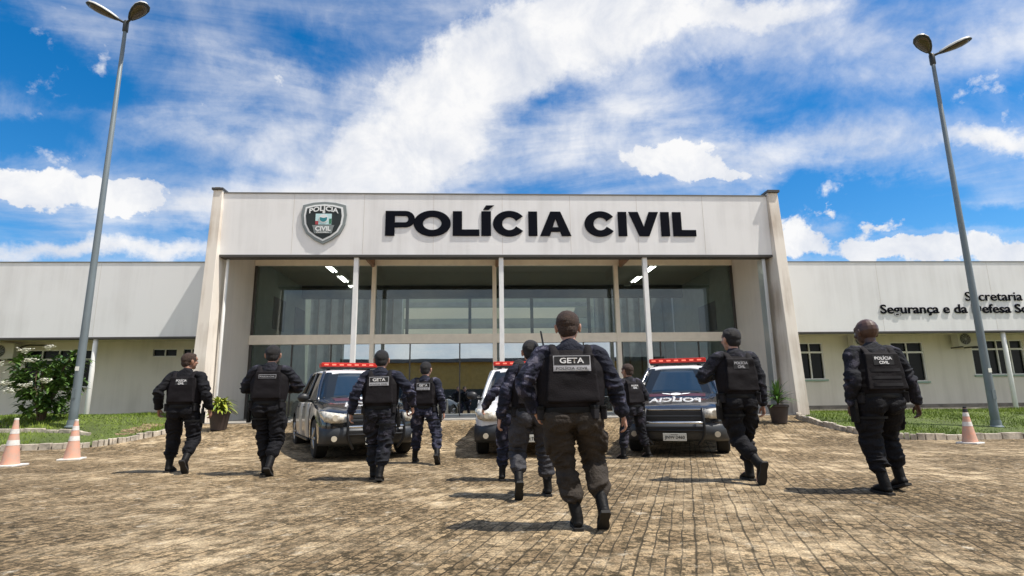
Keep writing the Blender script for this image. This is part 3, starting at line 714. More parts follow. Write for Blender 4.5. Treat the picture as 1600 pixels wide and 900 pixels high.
# ------------------------------------------------------------------ office wings
def wing(x0, x1, label, wins, posts, slits=()):
    cx = (x0+x1)/2; w = thing('office_wing', label, 'building', (cx, 21.5, .45), 0, 'low office wings beside the entrance block')
    def Q(b, n, p=None, **k):
        o = b.build(n, p or w, **k)
        if p is None: o.matrix_parent_inverse = Matrix.Translation(-Vector(w.location))
        return o
    b = MB().box(x0, x1, 19.5, 19.75, 3.26, 5.84, 'wing_band_paint')
    n = int((x1-x0)/4.2)
    for k in range(1, n): b.box(x0+k*(x1-x0)/n-.005, x0+k*(x1-x0)/n+.005, 19.497, 19.501, 3.28, 5.82, 'seam')
    Q(b, 'parapet', bevel=.006)
    Q(MB().box(x0, x1, 19.48, 19.80, 5.84, 5.87, 'coping_grey'), 'coping')
    Q(MB().box(x0, x1, 19.48, 19.80, 3.20, 3.258, 'dark_trim'), 'parapet_edge')
    Q(MB().box(x0, x1, 19.76, 21.48, 3.32, 3.42, 'soffit'), 'eaves_soffit')
    Q(MB().box(x0, x1, 19.76, 33, 5.2, 5.4, 'grey_roof'), 'roof')
    Q(MB().box(x0, x1, 32.7, 33, .3, 5.2, 'wing_wall_paint'), 'back_wall')
    # front wall with window openings cut as a grid of slabs
    ops = sorted([(a, c, z0, z1) for (a, c, z0, z1) in list(wins)+list(slits)])
    b = MB(); x = x0
    for (a, c, z0, z1) in ops:
        b.box(x, a, 21.5, 21.7, .3, 3.32, 'wing_wall_paint'); b.box(a, c, 21.5, 21.7, .3, z0, 'wing_wall_paint'); b.box(a, c, 21.5, 21.7, z1, 3.32, 'wing_wall_paint'); x = c
    b.box(x, x1, 21.5, 21.7, .3, 3.32, 'wing_wall_paint'); Q(b, 'wall')
    Q(MB().box(x0, x1, 21.47, 21.497, .3, .62, 'plinth'), 'plinth')
    for (a, c, z0, z1) in wins:
        f = MB(); t = .04
        f.box(a, c, 21.52, 21.58, z0, z0+t, 'white_steel').box(a, c, 21.52, 21.58, z1-t, z1, 'white_steel').box(a, a+t, 21.52, 21.58, z0+t, z1-t, 'white_steel').box(c-t, c, 21.52, 21.58, z0+t, z1-t, 'white_steel')
        zc = z1-.36*(z1-z0)/1.37; f.box(a+t, c-t, 21.525, 21.575, zc-.035, zc+.035, 'white_steel')
        nn = max(1, round((c-a)/.55)); 
        for k in range(1, nn):
            xx = a+(c-a)*k/nn; f.box(xx-.025, xx+.025, 21.527, 21.573, z0+t, zc-.036, 'white_steel').box(xx-.02, xx+.02, 21.527, 21.573, zc+.036, z1-t, 'white_steel')
        fo = Q(f, 'window')
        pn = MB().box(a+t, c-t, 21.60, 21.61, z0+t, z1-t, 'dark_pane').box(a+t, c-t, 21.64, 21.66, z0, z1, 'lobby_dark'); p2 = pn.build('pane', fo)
        s2 = MB().box(a-.05, c+.05, 21.42, 21.51, z0-.07, z0-.003, 'green_frame' if x0 > 0 else 'concrete', .006).build('sill', fo)
    for (a, c, z0, z1) in slits:
        fo = Q(MB().box(a, c, 21.53, 21.56, z0, z0+.03, 'white_steel').box(a, c, 21.53, 21.56, z1-.03, z1, 'white_steel').box((a+c)/2-.02, (a+c)/2+.02, 21.53, 21.56, z0+.03, z1-.03, 'white_steel'), 'window')
        MB().box(a, c, 21.60, 21.62, z0, z1, 'dark_pane').build('pane', fo)
    for x in posts:
        Q(MB().tube([(x, 19.62, .40), (x, 19.62, 3.20)], [.075, .075], 'white_steel', 14), 'post', smooth=True)
    return w
wing(-60, -8.84, 'low white office wing with deep parapet left of the entrance, small slit windows', [(-58, -55, 1.65, 3.03), (-50, -47, 1.65, 3.03), (-42, -39, 1.65, 3.03), (-34, -31, 1.65, 3.03), (-26, -23, 1.65, 3.03), (-16.75, -14.35, 1.65, 3.03)],
     (-50, -44, -38, -32, -26, -20, -13.05), [(-12.2, -11.35, 2.74, 3.03), (-11.1, -10.55, 2.74, 3.03)])
wing(10.26, 62, 'low white office wing right of the entrance bearing the ministry lettering', [(12.34, 13.42, 1.62, 3.05), (16.2, 17.55, 1.5, 3.05), (19.55, 21.75, 1.72, 3.1), (25, 27.2, 1.72, 3.1), (31, 33.2, 1.72, 3.1), (40, 43, 1.72, 3.1)], (19.15, 26, 33, 40, 47))

ws = thing('wall_sign', 'black lettering reading Secretaria da Segurança e da Defesa Social on the right parapet', 'sign', (14.5, 19.475, 4.1))
def wtxt(body, x0, x1, z0, z1, bold):
    o = link('lettering', text_fit(body, x1-x0, z1-z0, .012, bold, 'lettering', lambda x, y, z: (x+(x0+x1)/2-14.5, y, z+(z0+z1)/2-4.1)), ws); return o
wtxt('Segurança e da Defesa Social', 14.5, 20.9, 3.80, 4.24, .019)
wtxt('Secretaria da', 17.82, 20.7, 4.36, 4.70, .008)

# air conditioners
def ac(x, z, label, dup=[None]):
    t = thing('air_conditioner', label, 'air conditioner', (x, 21.14, z), 0, 'air conditioner units under the eaves')
    MB().box(-.40, .40, -.16, .16, -.28, .28, 'ac_case', .02).build('casing', t)
    b = MB().lathe([(.215, -.012), (.215, .0), (.20, .004)], 'black_plastic', 28, (-.10, -.166, 0), 'y'); b.build('fan_opening', t)
    b = MB()
    for r_ in (.05, .10, .15, .20):
        pts = [(-.10+r_*math.cos(2*math.pi*k/24), -.182, r_*math.sin(2*math.pi*k/24)) for k in range(25)]; b.tube(pts, [.004]*25, 'alu', 5, False)
    for k in range(6):
        a_ = math.pi*k/6; b.tube([(-.10-.2*math.cos(a_), -.183, -.2*math.sin(a_)), (-.10+.2*math.cos(a_), -.183, .2*math.sin(a_))], [.004, .004], 'alu', 5)
    b.build('fan_grille', t)
    for s_ in (-.28, .28): MB().box(s_-.02, s_+.02, -.2, .36, -.33, -.283, 'dark_trim').build('bracket', t)
    MB().tube([(.40, .05, .1), (.6, .1, .22), (1.0, .30, .24), (1.3, .33, .24)], [.025]*4, 'dark_trim', 8, True, 4).build('pipe', t)
ac(19.0, 3.08+.02, 'grey air conditioner unit between the right wing windows')
ac(14.75, 3.1, 'grey air conditioner unit behind the bald officer on the right')
ac(-17.15, 2.95, 'grey air conditioner unit at the far left edge beside the window')

# building across the yard, behind the camera: reflected in the lobby glass
bb = thing('yard_shelter', 'ochre walled vehicle shelter across the yard, mirrored in the lobby glass', 'building', (2, -16, 0))
MB().box(-14, 14, 0, 6, 1.9, 4.3, 'ochre_wall').build('wall', bb)
MB().box(-14.6, 14.6, -1, 7, 4.3, 4.6, 'grey_roof').build('roof', bb)
MB().box(-14, 14, 5.7, 6, 0, 1.9, 'lobby_dark').build('back_wall', bb)
for x in range(-14, 15, 4): MB().box(x-.12, x+.12, .2, .44, 0, 1.9, 'concrete').build('column', bb)

# ------------------------------------------------------------------ street lamps
def head_pts(L_, w, t): 
    """teardrop luminaire along +x from its arm"""
    vs = []; n = 16; st = 12
    return st
def lamp(name, x, y, ztop, label, yaw_a, yaw_b, lean=0):
    z0 = gz(x, y); H_ = ztop-z0
    t = thing('street_lamp', label, 'street lamp', (x, y, z0-.02), 0, 'twin headed street lamps')
    MB().tube([(0, 0, 0), (0, 0, .5), (0, 0, H_*.5), (0, 0, H_)], [.105, .10, .075, .048], 'pole_paint', 18, True).build('pole', t, smooth=True)
    MB().lathe([(.16, 0), (.16, .03), (.125, .05), (.12, .18)], 'pole_paint', 20, (0, 0, .03)).build('base_plate', t, auto=40)
    MB().lathe([(.06, -.30), (.075, -.28), (.075, .02), (.05, .06)], 'lamp_rim', 16, (0, 0, H_)).build('collar', t, auto=40)
    MB().box(-.05, .05, -.108, -.09, .75, 1.0, 'pole_paint', .004).build('access_hatch', t); MB().box(-.045, .045, -.106, -.096, 1.45, 1.56, 'petal').build('sticker', t)
    for (az, up) in (yaw_a, yaw_b):
        a = R(az); e = R(up); d = Vector((math.cos(a)*math.cos(e), math.sin(a)*math.cos(e), math.sin(e))); sd_ = Vector((-math.sin(a), math.cos(a), 0)); up_ = d.cross(sd_)*-1
        if up_.z < 0: up_ = -up_
        base = Vector((0, 0, H_-.02)); p1 = base+d*.22
        arm = MB().tube([base, p1+d*.08], [.035, .035], 'lamp_rim', 10).build('arm', t, smooth=True)
        L_ = .8; prof = [(0, .06), (.06, .09), (.20, .145), (.40, .19), (.60, .195), (.74, .14), (.80, .05)]
        def ring(s0, sc, h0, h1, name_, mt, lo):
            vs = []; n = 20; fs = []
            for (q, w_) in prof:
                for k in range(n):
                    th = 2*math.pi*k/n; cx_, cz_ = math.cos(th), math.sin(th)
                    hz = (h1 if cz_ > 0 else h0)*cz_*(w_/.2)**.6
                    p = p1+d*((q-.40)*sc+.40)+sd_*(w_*sc*cx_)+up_*(hz+lo); vs.append(tuple(p))
            for i in range(len(prof)-1):
                for k in range(n): fs.append((i*n+k, i*n+(k+1) % n, (i+1)*n+(k+1) % n, (i+1)*n+k))
            fs += [tuple(range(n)), tuple((len(prof)-1)*n+k for k in range(n))[::-1]]
            return MB().add(vs, fs, mt)
        h_ = ring(0, 1.0, .035, .12, 'lamp_head', 'lamp_housing', 0).build('lamp_head', t, smooth=True)
        ring(0, 1.03, .03, .015, 'rim', 'lamp_rim', -.012).build('rim', h_, smooth=True)
        ring(0, .80, .05, .01, 'lens', 'lamp_glass', -.028).build('lens', h_, smooth=True)
    return t
lamp('street_lamp', -10.42, 15.2, 12.05, 'twin headed lamp post in the grass bed left of the building', (207, 18), (-32, 16))
lamp('street_lamp', 13.42, 14.4, 10.95, 'twin headed lamp post in the grass bed right of the building', (-28, 16), (214, 16))
# ------------------------------------------------------------------ traffic cones
def cone(x, y, label, h=.74, dark_tip=False, rz=0):
    t = thing('traffic_cone', label, 'traffic cone', (x, y, gz(x, y)), rz, 'traffic cones along the kerbs')
    MB().box(-.19, .19, -.19, .19, 0, .035, 'cone_white', .012).build('base', t)
    def rr(z): return .145-(.145-.032)*z/h
    def seg(z0, z1, m_, o=0.0): return MB().lathe([(rr(z0)+o, z0), (rr(z1)+o, z1)], m_, 28)
    seg(.03, h, 'cone_orange').build('body', t, auto=50)
    seg(.36, .45, 'cone_white', .003).build('band', t, auto=50)
    seg(.56, .64, 'cone_white', .003).build('band', t, auto=50)
    MB().lathe([(.033, h-.005), (.036, h+.01), (.03, h+.03)], 'black_plastic' if dark_tip else 'cone_white', 20).build('tip', t, auto=50)
    if dark_tip: MB().lathe([(.047, h-.085), (.036, h-.01)], 'black_plastic', 20).build('band', t, auto=50)
cone(-8.34, 10.75, 'faded orange cone nearest the left edge of the yard', .80)
cone(-7.98, 11.75, 'faded orange cone in front of the left lamp post', .74, rz=.3)
cone(10.22, 11.65, 'faded cone with black tip in front of the right lawn', .73, True, .5)

# ------------------------------------------------------------------ plants
def leafquad(vs, fs, p, d, up, L_, w, bend=.25, seg=3, rot=0):
    d = Vector(d).normalized(); s = d.cross(Vector(up))
    if s.length < 1e-3: s = Vector((1, 0, 0))
    s.normalize(); n_ = s.cross(d); o = len(vs)
    for i in range(seg+1):
        t = i/seg; c = Vector(p)+d*(L_*t)-Vector((0, 0, 1))*(bend*L_*t*t); ww = w*math.sin(math.pi*(.12+.88*t)**.8)*.5+.002
        vs += [tuple(c-s*ww), tuple(c-n_*ww*.25), tuple(c+s*ww)]
    for i in range(seg):
        a = o+i*3; fs += [(a, a+1, a+4, a+3), (a+1, a+2, a+5, a+4)]
def bush(x, y, label):
    t = thing('flowering_shrub', label, 'shrub', (x, y, gz(x, y)+.0))
    tr = MB(); vs = []; fs = []; fv = []; ff = []
    tips = []
    rnd = random.Random(4)
    for k in range(9):
        a = 2*math.pi*k/9+rnd.uniform(-.3, .3); r_ = rnd.uniform(.25, .55)
        p1 = (math.cos(a)*r_*.35, math.sin(a)*r_*.35, .45); p2 = (math.cos(a)*r_, math.sin(a)*r_, rnd.uniform(.85, 1.15))
        tr.tube([(math.cos(a)*.05, math.sin(a)*.05, 0), p1, p2], [.035, .028, .018], 'bark', 8, True, 3)
        for j in range(4):
            a2 = a+rnd.uniform(-1.1, 1.1); q = (p2[0]+math.cos(a2)*rnd.uniform(.12, .42), p2[1]+math.sin(a2)*rnd.uniform(.12, .42), p2[2]+rnd.uniform(-.25, .75))
            tr.tube([p2, q], [.016, .011], 'bark', 6); tips.append(q)
    for k in range(70):
        a = rnd.uniform(0, 6.28); z = rnd.uniform(.22, 1.7); r_ = (.34+.46*math.sin(min(1, z/1.5)*1.9))*rnd.uniform(.45, 1)
        tips.append((math.cos(a)*r_, math.sin(a)*r_, z))
    for q in tips:
        for j in range(20):
            a = rnd.uniform(0, 6.28); e = rnd.uniform(-.35, 1.0); d = (math.cos(a)*math.cos(e), math.sin(a)*math.cos(e), math.sin(e))
            p = (q[0]+rnd.uniform(-.06, .06), q[1]+rnd.uniform(-.06, .06), q[2]+rnd.uniform(-.1, .06))
            leafquad(vs, fs, p, d, (0, 0, 1), rnd.uniform(.16, .28), rnd.uniform(.06, .10), .35)
    tr.build('branches', t, smooth=True)
    MB().add(vs, fs, 'leaf_green').build('foliage', t)
    spots = [(-.1, -.75, 1.85), (.42, -.6, 1.92), (-.86, -.6, 1.52), (-.74, -.75, 1.28), (.12, -.8, 1.58), (-.1, -.95, .80), (.50, -.75, 1.06), (.2, -.9, .95), (-.33, -.92, 1.0)]
    for (px_, py_, pz_) in spots:
        c = Vector((px_, py_, pz_)); fv = []; ff = []
        for j in range(26):
            cc = c+Vector((rnd.gauss(0, .075), rnd.gauss(0, .05), rnd.gauss(0, .035)))
            for k in range(5):
                a = 2*math.pi*k/5+j; leafquad(fv, ff, cc, (math.cos(a), math.sin(a)*.7-.2, .5), (0, 0, 1), .055, .045, .2, 2)
        MB().add(fv, ff, 'petal').build('flower_cluster', t)
    return t
bush(-11.72, 15.9, 'leafy green shrub with white flower clusters beside the left lamp post')
def potted(x, y, label, kind):
    z = gz(x, y); t = thing('potted_plant', label, 'potted plant', (x, y, z), 0, 'potted plants flanking the portico'); rnd = random.Random(3 if kind else 8)
    s_ = 1.0
    MB().lathe([(.19, 0), (.26, .42), (.285, .44), (.285, .50), (.25, .50), (.24, .44)], 'terracotta', 28).build('pot', t, auto=40)
    MB().lathe([(.24, .43), (.02, .445)], 'soil', 20).build('soil', t)
    vs = []; fs = []
    if kind == 0:
        for k in range(150):
            a = rnd.uniform(0, 6.28); e = rnd.uniform(.0, 1.35); z0 = .48+rnd.uniform(0, .25)
            leafquad(vs, fs, (math.cos(a)*.07, math.sin(a)*.07, z0), (math.cos(a)*math.cos(e), math.sin(a)*math.cos(e), math.sin(e)), (0, 0, 1), rnd.uniform(.28, .5), rnd.uniform(.06, .10), .55, 5)
        MB().add(vs, fs, 'leaf_yellow').build('foliage', t)
    else:
        for k in range(64):
            a = rnd.uniform(0, 6.28); e = rnd.uniform(.1, 1.45); z0 = .5+rnd.uniform(0, .3)
            leafquad(vs, fs, (0, 0, z0), (math.cos(a)*math.cos(e), math.sin(a)*math.cos(e), math.sin(e)), (0, 0, 1), rnd.uniform(.45, .75), .055, .3, 5)
        MB().tube([(0, 0, .44), (0, 0, .85)], [.035, .025], 'bark', 8).build('stem', t)
        MB().add(vs, fs, 'leaf_spiky').build('foliage', t)
potted(-7.12, 15.95, 'yellow green leafy plant in dark pot at the left portico wall', 0)
potted(8.25, 15.6, 'spiky green plant in dark pot at the right portico pillar', 1)

# ------------------------------------------------------------------ vehicles
def truck(name, label, cat, loc, rz, body_m='car_black', door_m='car_door_grey', white=False, group='police vehicles parked nose out'):
    t = thing(name, label, cat, loc, rz, group)
    # stations from nose (y=0) to tail (y=5.2): half width, sill z, shoulder z, deck z
    hood = [(0.00, .70, .34, .70, .82), (0.05, .80, .30, .74, .86), (.16, .885, .27, .80, .89), (.40, .925, .25, .86, .955), (.75, .935, .26, .92, 1.03), (1.15, .938, .28, .97, 1.10), (1.50, .94, .28, 1.0, 1.12),
            (2.2, .94, .28, 1.03, 1.13), (3.0, .94, .28, 1.04, 1.13), (3.75, .94, .28, 1.05, 1.13), (4.4, .935, .30, 1.05, 1.10), (5.0, .93, .38, 1.04, 1.09), (5.2, .90, .42, 1.0, 1.06)]
    vs = []; ns = 0
    for (y, w_, zb, zs, zt) in hood:
        half = [(0, zb), (w_-.08, zb), (w_-.015, zb+.05), (w_+.0, zb+.25), (w_+.008, (zb+zs)/2+.08), (w_-.012, zs-.03), (w_-.06, zs+.03), (w_-.17, zt-.015), (w_-.36, zt), (0, zt+.018)]
        ring = [(x, y, z) for x, z in half]+[(-x, y, z) for x, z in half[-2:0:-1]]
        ns = len(ring); vs += ring
    fs = []
    for i in range(len(hood)-1):
        for k in range(ns): fs.append((i*ns+k, i*ns+(k+1) % ns, (i+1)*ns+(k+1) % ns, (i+1)*ns+k))
    fs += [tuple(range(ns)), tuple((len(hood)-1)*ns+k for k in range(ns))[::-1]]
    bme = MB().add(vs, fs, body_m).mesh('body', True)
    # wheel arches
    cut = MB()
    for yy in (.92, 4.05):
        for s_ in (-1, 1): cut.lathe([(.43, -.16), (.43, .16)], 'tyre', 28, (s_*.86, yy, .37), 'x')
    cme = cut.mesh('cut'); co_ = link('cut', cme)
    body = link('body', bme, t)
    body.data = eval_mesh_bool(bme, co_, body_m); bpy.data.objects.remove(co_)
    body.data.set_sharp_from_angle(angle=R(38))
    # greenhouse
    gb = [(1.30, .70), (1.42, .80), (2.3, .865), (3.3, .865), (3.78, .84)]; gt_ = [(2.05, .52), (2.10, .60), (2.5, .66), (3.15, .67), (3.50, .64)]
    def ringxy(pts, z, inset=0): return [(x-inset, y, z) for y, x in pts]+[(-(x-inset), y, z) for y, x in reversed(pts)]
    zb, zt = 1.09, 1.66
    a = ringxy(gb, zb, .02); c = ringxy(gt_, zt, .01); n = len(a)
    MB().add(a+c, [(k, (k+1) % n, n+(k+1) % n, n+k) for k in range(n)]+[tuple(range(n-1, -1, -1)), tuple(range(n, 2*n))], 'side_glass').build('cabin_glass', t)
    # windscreen panel, slightly bowed
    vs = []; nx, nz = 12, 6
    for j in range(nz+1):
        v = j/nz
        for i in range(nx+1):
            u = i/nx*2-1; wb, wt = .775, .585; x = u*(wb+(wt-wb)*v); y = 1.30+(2.045-1.30)*v+.13*(abs(u)**2.2)*(1-.4*v)-.02; vs.append((x, y-.015, zb+.015+(zt-zb-.03)*v))
    fs = [(j*(nx+1)+i, j*(nx+1)+i+1, (j+1)*(nx+1)+i+1, (j+1)*(nx+1)+i) for j in range(nz) for i in range(nx)]
    o = MB().add(vs, fs, 'windshield').build('windshield', t, smooth=True); sm = o.modifiers.new('solid', 'SOLIDIFY'); sm.thickness = .012
    MB().tube([(-.70, 1.38, 1.115), (.0, 1.30, 1.10), (.70, 1.38, 1.115)], [.022]*3, 'black_plastic', 8, True, 4).build('cowl', t)
    for s_ in (-1, 1): MB().tube([(s_*.45, 1.31, 1.12), (s_*.05, 1.42, 1.20)], [.009, .006], 'black_plastic', 6).build('wiper', t)
    # pillars and roof
    for s_ in (-1, 1):
        MB().tube([(s_*.80, 1.42, 1.07), (s_*.725, 1.75, 1.36), (s_*.60, 2.10, 1.665)], [(.038, .03)]*3, body_m, 8, True, 3).build('pillar', t, smooth=True)
        MB().tube([(s_*.87, 2.52, 1.08), (s_*.675, 2.55, 1.655)], [.028, .026], body_m, 8).build('pillar', t, smooth=True)
        MB().tube([(s_*.85, 3.72, 1.08), (s_*.65, 3.45, 1.655)], [(.06, .05), (.05, .04)], body_m, 8).build('pillar', t, smooth=True)
    rf = []; fs = []; st = [(2.0, .50, 1.655), (2.08, .60, 1.70), (2.4, .68, 1.735), (2.9, .695, 1.745), (3.3, .68, 1.735), (3.55, .63, 1.68)]
    for (y, w_, z) in st:
        for u in (-1, -.92, -.6, 0, .6, .92, 1): rf.append((u*w_, y, z-.055*abs(u)**6))
    n = 7
    fs = [(j*n+i, j*n+i+1, (j+1)*n+i+1, (j+1)*n+i) for j in range(len(st)-1) for i in range(n-1)]
    o = MB().add(rf, fs, 'car_white' if True else body_m).build('roof', t, smooth=True); sm = o.modifiers.new('solid', 'SOLIDIFY'); sm.thickness = .035
    # doors: grey panels 4 mm proud, with seam and handle
    for s_ in (-1, 1):
        for (y0, y1) in ((1.52, 2.50), (2.53, 3.52)):
            d = MB(); vs = []
            zz_ = [.34, .36, .53, .72, .90, 1.0, 1.03]; xx_ = [.928, .930, .948, .954, .945, .925, .912]
            for z, x in zip(zz_, xx_): vs += [(s_*x, y0, z), (s_*x, y1, z)]
            d.add(vs, [(2*i, 2*i+1, 2*i+3, 2*i+2) for i in range(6)], door_m); o = d.build('door', t, smooth=True)
            sm = o.modifiers.new('solid', 'SOLIDIFY'); sm.thickness = .012; sm.offset = 0
            MB().box(s_*.955-.012, s_*.955+.012, y1-.25, y1-.08, .93, .955, 'black_plastic', .005).build('handle', o)
        MB().box(s_*.955-.02, s_*.955+.02, 1.5, 3.6, .29, .33, 'black_plastic', .01).build('sill', t)
        mi = MB().ell((s_*1.06, 1.60, 1.13), (.115, .07, .085), 'black_plastic', n=14); mi.tube([(s_*.88, 1.66, 1.07), (s_*1.0, 1.62, 1.09)], [.025, .025], 'black_plastic', 8); mi.build('mirror', t, smooth=True)
    # front: grille, lamps, bumper
    g = MB().box(-.50, .50, -.035, .08, .60, .80, 'black_plastic', .02)
    g.build('grille', t)
    MB().box(-.52, .52, -.055, -.036, .685, .725, 'bumper_dark' if not white else 'chrome', .006).build('grille_bar', t)
    MB().box(-.55, .55, -.04, .06, .812, .835, 'chrome' if not white else 'bumper_dark', .006).build('grille_trim', t)
    for k in range(4): MB().box(-.48, .48, -.041, -.036, .615+k*.045, .622+k*.045, 'bumper_dark').build('grille_slat', t)
    for s_ in (-1, 1):
        vs = []
        # lamp wraps from the grille round to the wing
        top = [(.50, .00, .815), (.62, .01, .835), (.76, .05, .855), (.86, .16, .875), (.905, .34, .89)]
        bot = [(.50, -.005, .68), (.62, .0, .665), (.76, .04, .665), (.86, .13, .69), (.91, .30, .79)]
        for p, q in zip(top, bot): vs += [(s_*p[0]*1.01, p[1]-.05, p[2]), (s_*(p[0]+q[0])/2*1.03, (p[1]+q[1])/2-.078, (p[2]+q[2])/2), (s_*q[0]*1.01, q[1]-.05, q[2])]
        fs = [(3*i+j, 3*i+j+1, 3*i+j+4, 3*i+j+3) for i in range(4) for j in range(2)]
        o = MB().add(vs, fs, 'headlamp').build('headlight', t, smooth=True); sm = o.modifiers.new('solid', 'SOLIDIFY'); sm.thickness = .04
        MB().lathe([(.055, -.02), (.05, .0), (.02, .008)], 'lens_white', 18, (s_*.70, -.040, .755), 'y').build('bulb_lens', o)
        MB().lathe([(.05, -.03), (.05, .0), (.02, .01)], 'lens_white', 16, (s_*.72, -.10, .40), 'y').build('fog_lamp', t)
    bp = []; fs = []
    prof = [(-.03, .27), (-.10, .32), (-.135, .42), (-.13, .52), (-.09, .575), (-.03, .60)]
    for (y_, z_) in prof:
        for i in range(15):
            u = i/7-1; x = u*.94; bp.append((x, y_+.30*abs(u)**4.5, z_))
    fs = [(j*15+i, j*15+i+1, (j+1)*15+i+1, (j+1)*15+i) for j in range(5) for i in range(14)]
    o = MB().add(bp, fs, 'bumper_dark').build('bumper', t, smooth=True); sm = o.modifiers.new('solid', 'SOLIDIFY'); sm.thickness = .03
    MB().box(-.52, .52, -.142, -.128, .44, .53, 'black_plastic', .004).build('air_intake', t)
    if not white:
        pb = MB()
        for s_ in (-.50, .50): pb.tube([(s_*.8, -.16, .22), (s_, -.22, .40), (s_, -.20, .70), (s_*.98, -.10, .84)], [.026]*4, 'gunmetal', 10, True, 4)
        for z_ in (.46, .60): pb.tube([(-.50, -.215, z_), (.50, -.215, z_)], [.022]*2, 'chrome' if z_ > .5 else 'gunmetal', 10)
        pb.build('push_bar', t, smooth=True)
    p = MB().box(-.20, .20, -.262, -.250, .29, .42, 'plate', .004).box(-.03, .03, -.25, -.13, .33, .38, 'black_plastic').build('number_plate', t)
    link('lettering', text_fit('JNW·2460' if not white else 'MOL·5173', .34, .07, .001, .015, 'text_black', lambda x, y, z: (x, y-.265, z+.345)), p)
    link('lettering', text_fit('PARAÍBA', .12, .016, .0005, .01, 'text_black', lambda x, y, z: (x, y-.265, z+.402)), p)
    if not white:
        zh = lambda y: 1.0+(y-.45)*.115
        def onhood(x, y, z): # lay text on the bonnet, read upside-up from ahead
            yy = .78+z*1.0; return (x, yy, zhood(yy)+.012-(.05*max(0, abs(x)-.55)))
        def zhood(y):
            q = [(s0[0], s0[4]) for s0 in hood]; return float(np.interp(y, [a_[0] for a_ in q], [a_[1] for a_ in q]))+.018
        # dark red stripe across the bonnet with mirrored word and crest
        vs = []; nn = 12
        for j in range(4):
            for i in range(nn+1):
                x = (i/nn*2-1)*.56; y = .86+j*.13; vs.append((x, y, zhood(y)+.004-.018*(abs(x)/.58)))
        MB().add(vs, [(j*(nn+1)+i, j*(nn+1)+i+1, (j+1)*(nn+1)+i+1, (j+1)*(nn+1)+i) for j in range(3) for i in range(nn)], 'car_stripe').build('bonnet_stripe', t, smooth=True)
        link('lettering', text_fit('POLÍCIA', .95, .42, .001, .03, 'text_white', lambda x, y, z: (x, .55+z, zhood(.55+z)+.008-.018*(abs(x)/.58)), mirror=True), t)
        b = MB(); 
        for (cx_, rx_) in ((0, .10),): b.add([(cx_+x, 1.0+z*1.6, zhood(1.0+z*1.6)+.012) for x, z in arc(0, 0, rx_, .085, 0, 360, 20)[:-1]], [tuple(range(20))], 'text_white')
        for s_ in (-1, 1): b.add([(s_*(.08+x), 1.0+z*1.3, zhood(1.0+z*1.3)+.010) for x, z in ((.0, -.04), (.16, .03), (.20, .10), (.05, .06))], [(0, 1, 2, 3)], 'text_white')
        b.build('bonnet_crest', t)
    else:
        pass
    # wheels
    for yy in (.92, 4.05):
        for s_ in (-1, 1):
            wl_ = link('wheel', None, t); wl_.location = (s_*.81, yy, .37)
            MB().lathe([(.22, -.115), (.33, -.12), (.365, -.09), (.37, 0), (.365, .09), (.33, .12), (.22, .115)], 'tyre', 32, axis='x').build('tyre', wl_, auto=35)
            r_ = MB().lathe([(.225, -.09), (.225, .09)], 'rim_hole', 28, axis='x')
            for k in range(6):
                a_ = 2*math.pi*k/6; r_.tube([(s_*.105, 0, 0), (s_*.10, .21*math.cos(a_), .21*math.sin(a_))], [.035, .028], 'rim', 8)
            r_.lathe([(.235, s_*.07), (.235, s_*.108), (.205, s_*.112), (.20, s_*.07)], 'rim', 28, axis='x'); r_.lathe([(.05, s_*.08), (.045, s_*.125)], 'rim', 14, axis='x')
            r_.build('rim', wl_, auto=40)
    # light bar
    lb = MB().box(-.60, .60, 2.45, 2.78, 1.765, 1.80, 'black_plastic', .01).build('light_bar', t)
    b = MB().box(-.62, .62, 2.44, 2.79, 1.80, 1.90, 'red_lens', .025); b.build('lens', lb)
    b = MB()
    for k in range(7): b.box(-.56+k*.165, -.47+k*.165, 2.428, 2.441, 1.835, 1.865, 'red_bright', .005)
    b.build('strobe', lb)
    for s_ in (-.45, .45): MB().box(s_-.03, s_+.03, 2.55, 2.68, 1.725, 1.766, 'black_plastic').build('bracket', lb)
    return t
def eval_mesh_bool(me, cutter, m_):
    o = bpy.data.objects.new('temp', me); COL.objects.link(o)
    md = o.modifiers.new('b', 'BOOLEAN'); md.operation = 'DIFFERENCE'; md.object = cutter; md.solver = 'EXACT'
    dg = DG(); dg.update(); r = bpy.data.meshes.new_from_object(o.evaluated_get(dg), depsgraph=dg); bpy.data.objects.remove(o)
    r.materials.clear(); r.materials.append(MATS[m_]); r.polygons.foreach_set('material_index', [0]*len(r.polygons)); r.polygons.foreach_set('use_smooth', [True]*len(r.polygons)); return r
truck('pickup_truck', 'dark double cab police pickup on the left, turned to show its grey door side', 'pickup truck', (-2.0, 10.72, 0), R(24))
truck('pickup_truck', 'dark double cab police pickup on the right with stripe and mirrored lettering on bonnet', 'pickup truck', (3.47, 10.25, 0), R(-22))
truck('patrol_car', 'white police car with red roof light between the pickups, mostly hidden by walking officers', 'patrol car', (.78, 10.55, 0), R(-2), 'car_white', 'car_white', True)

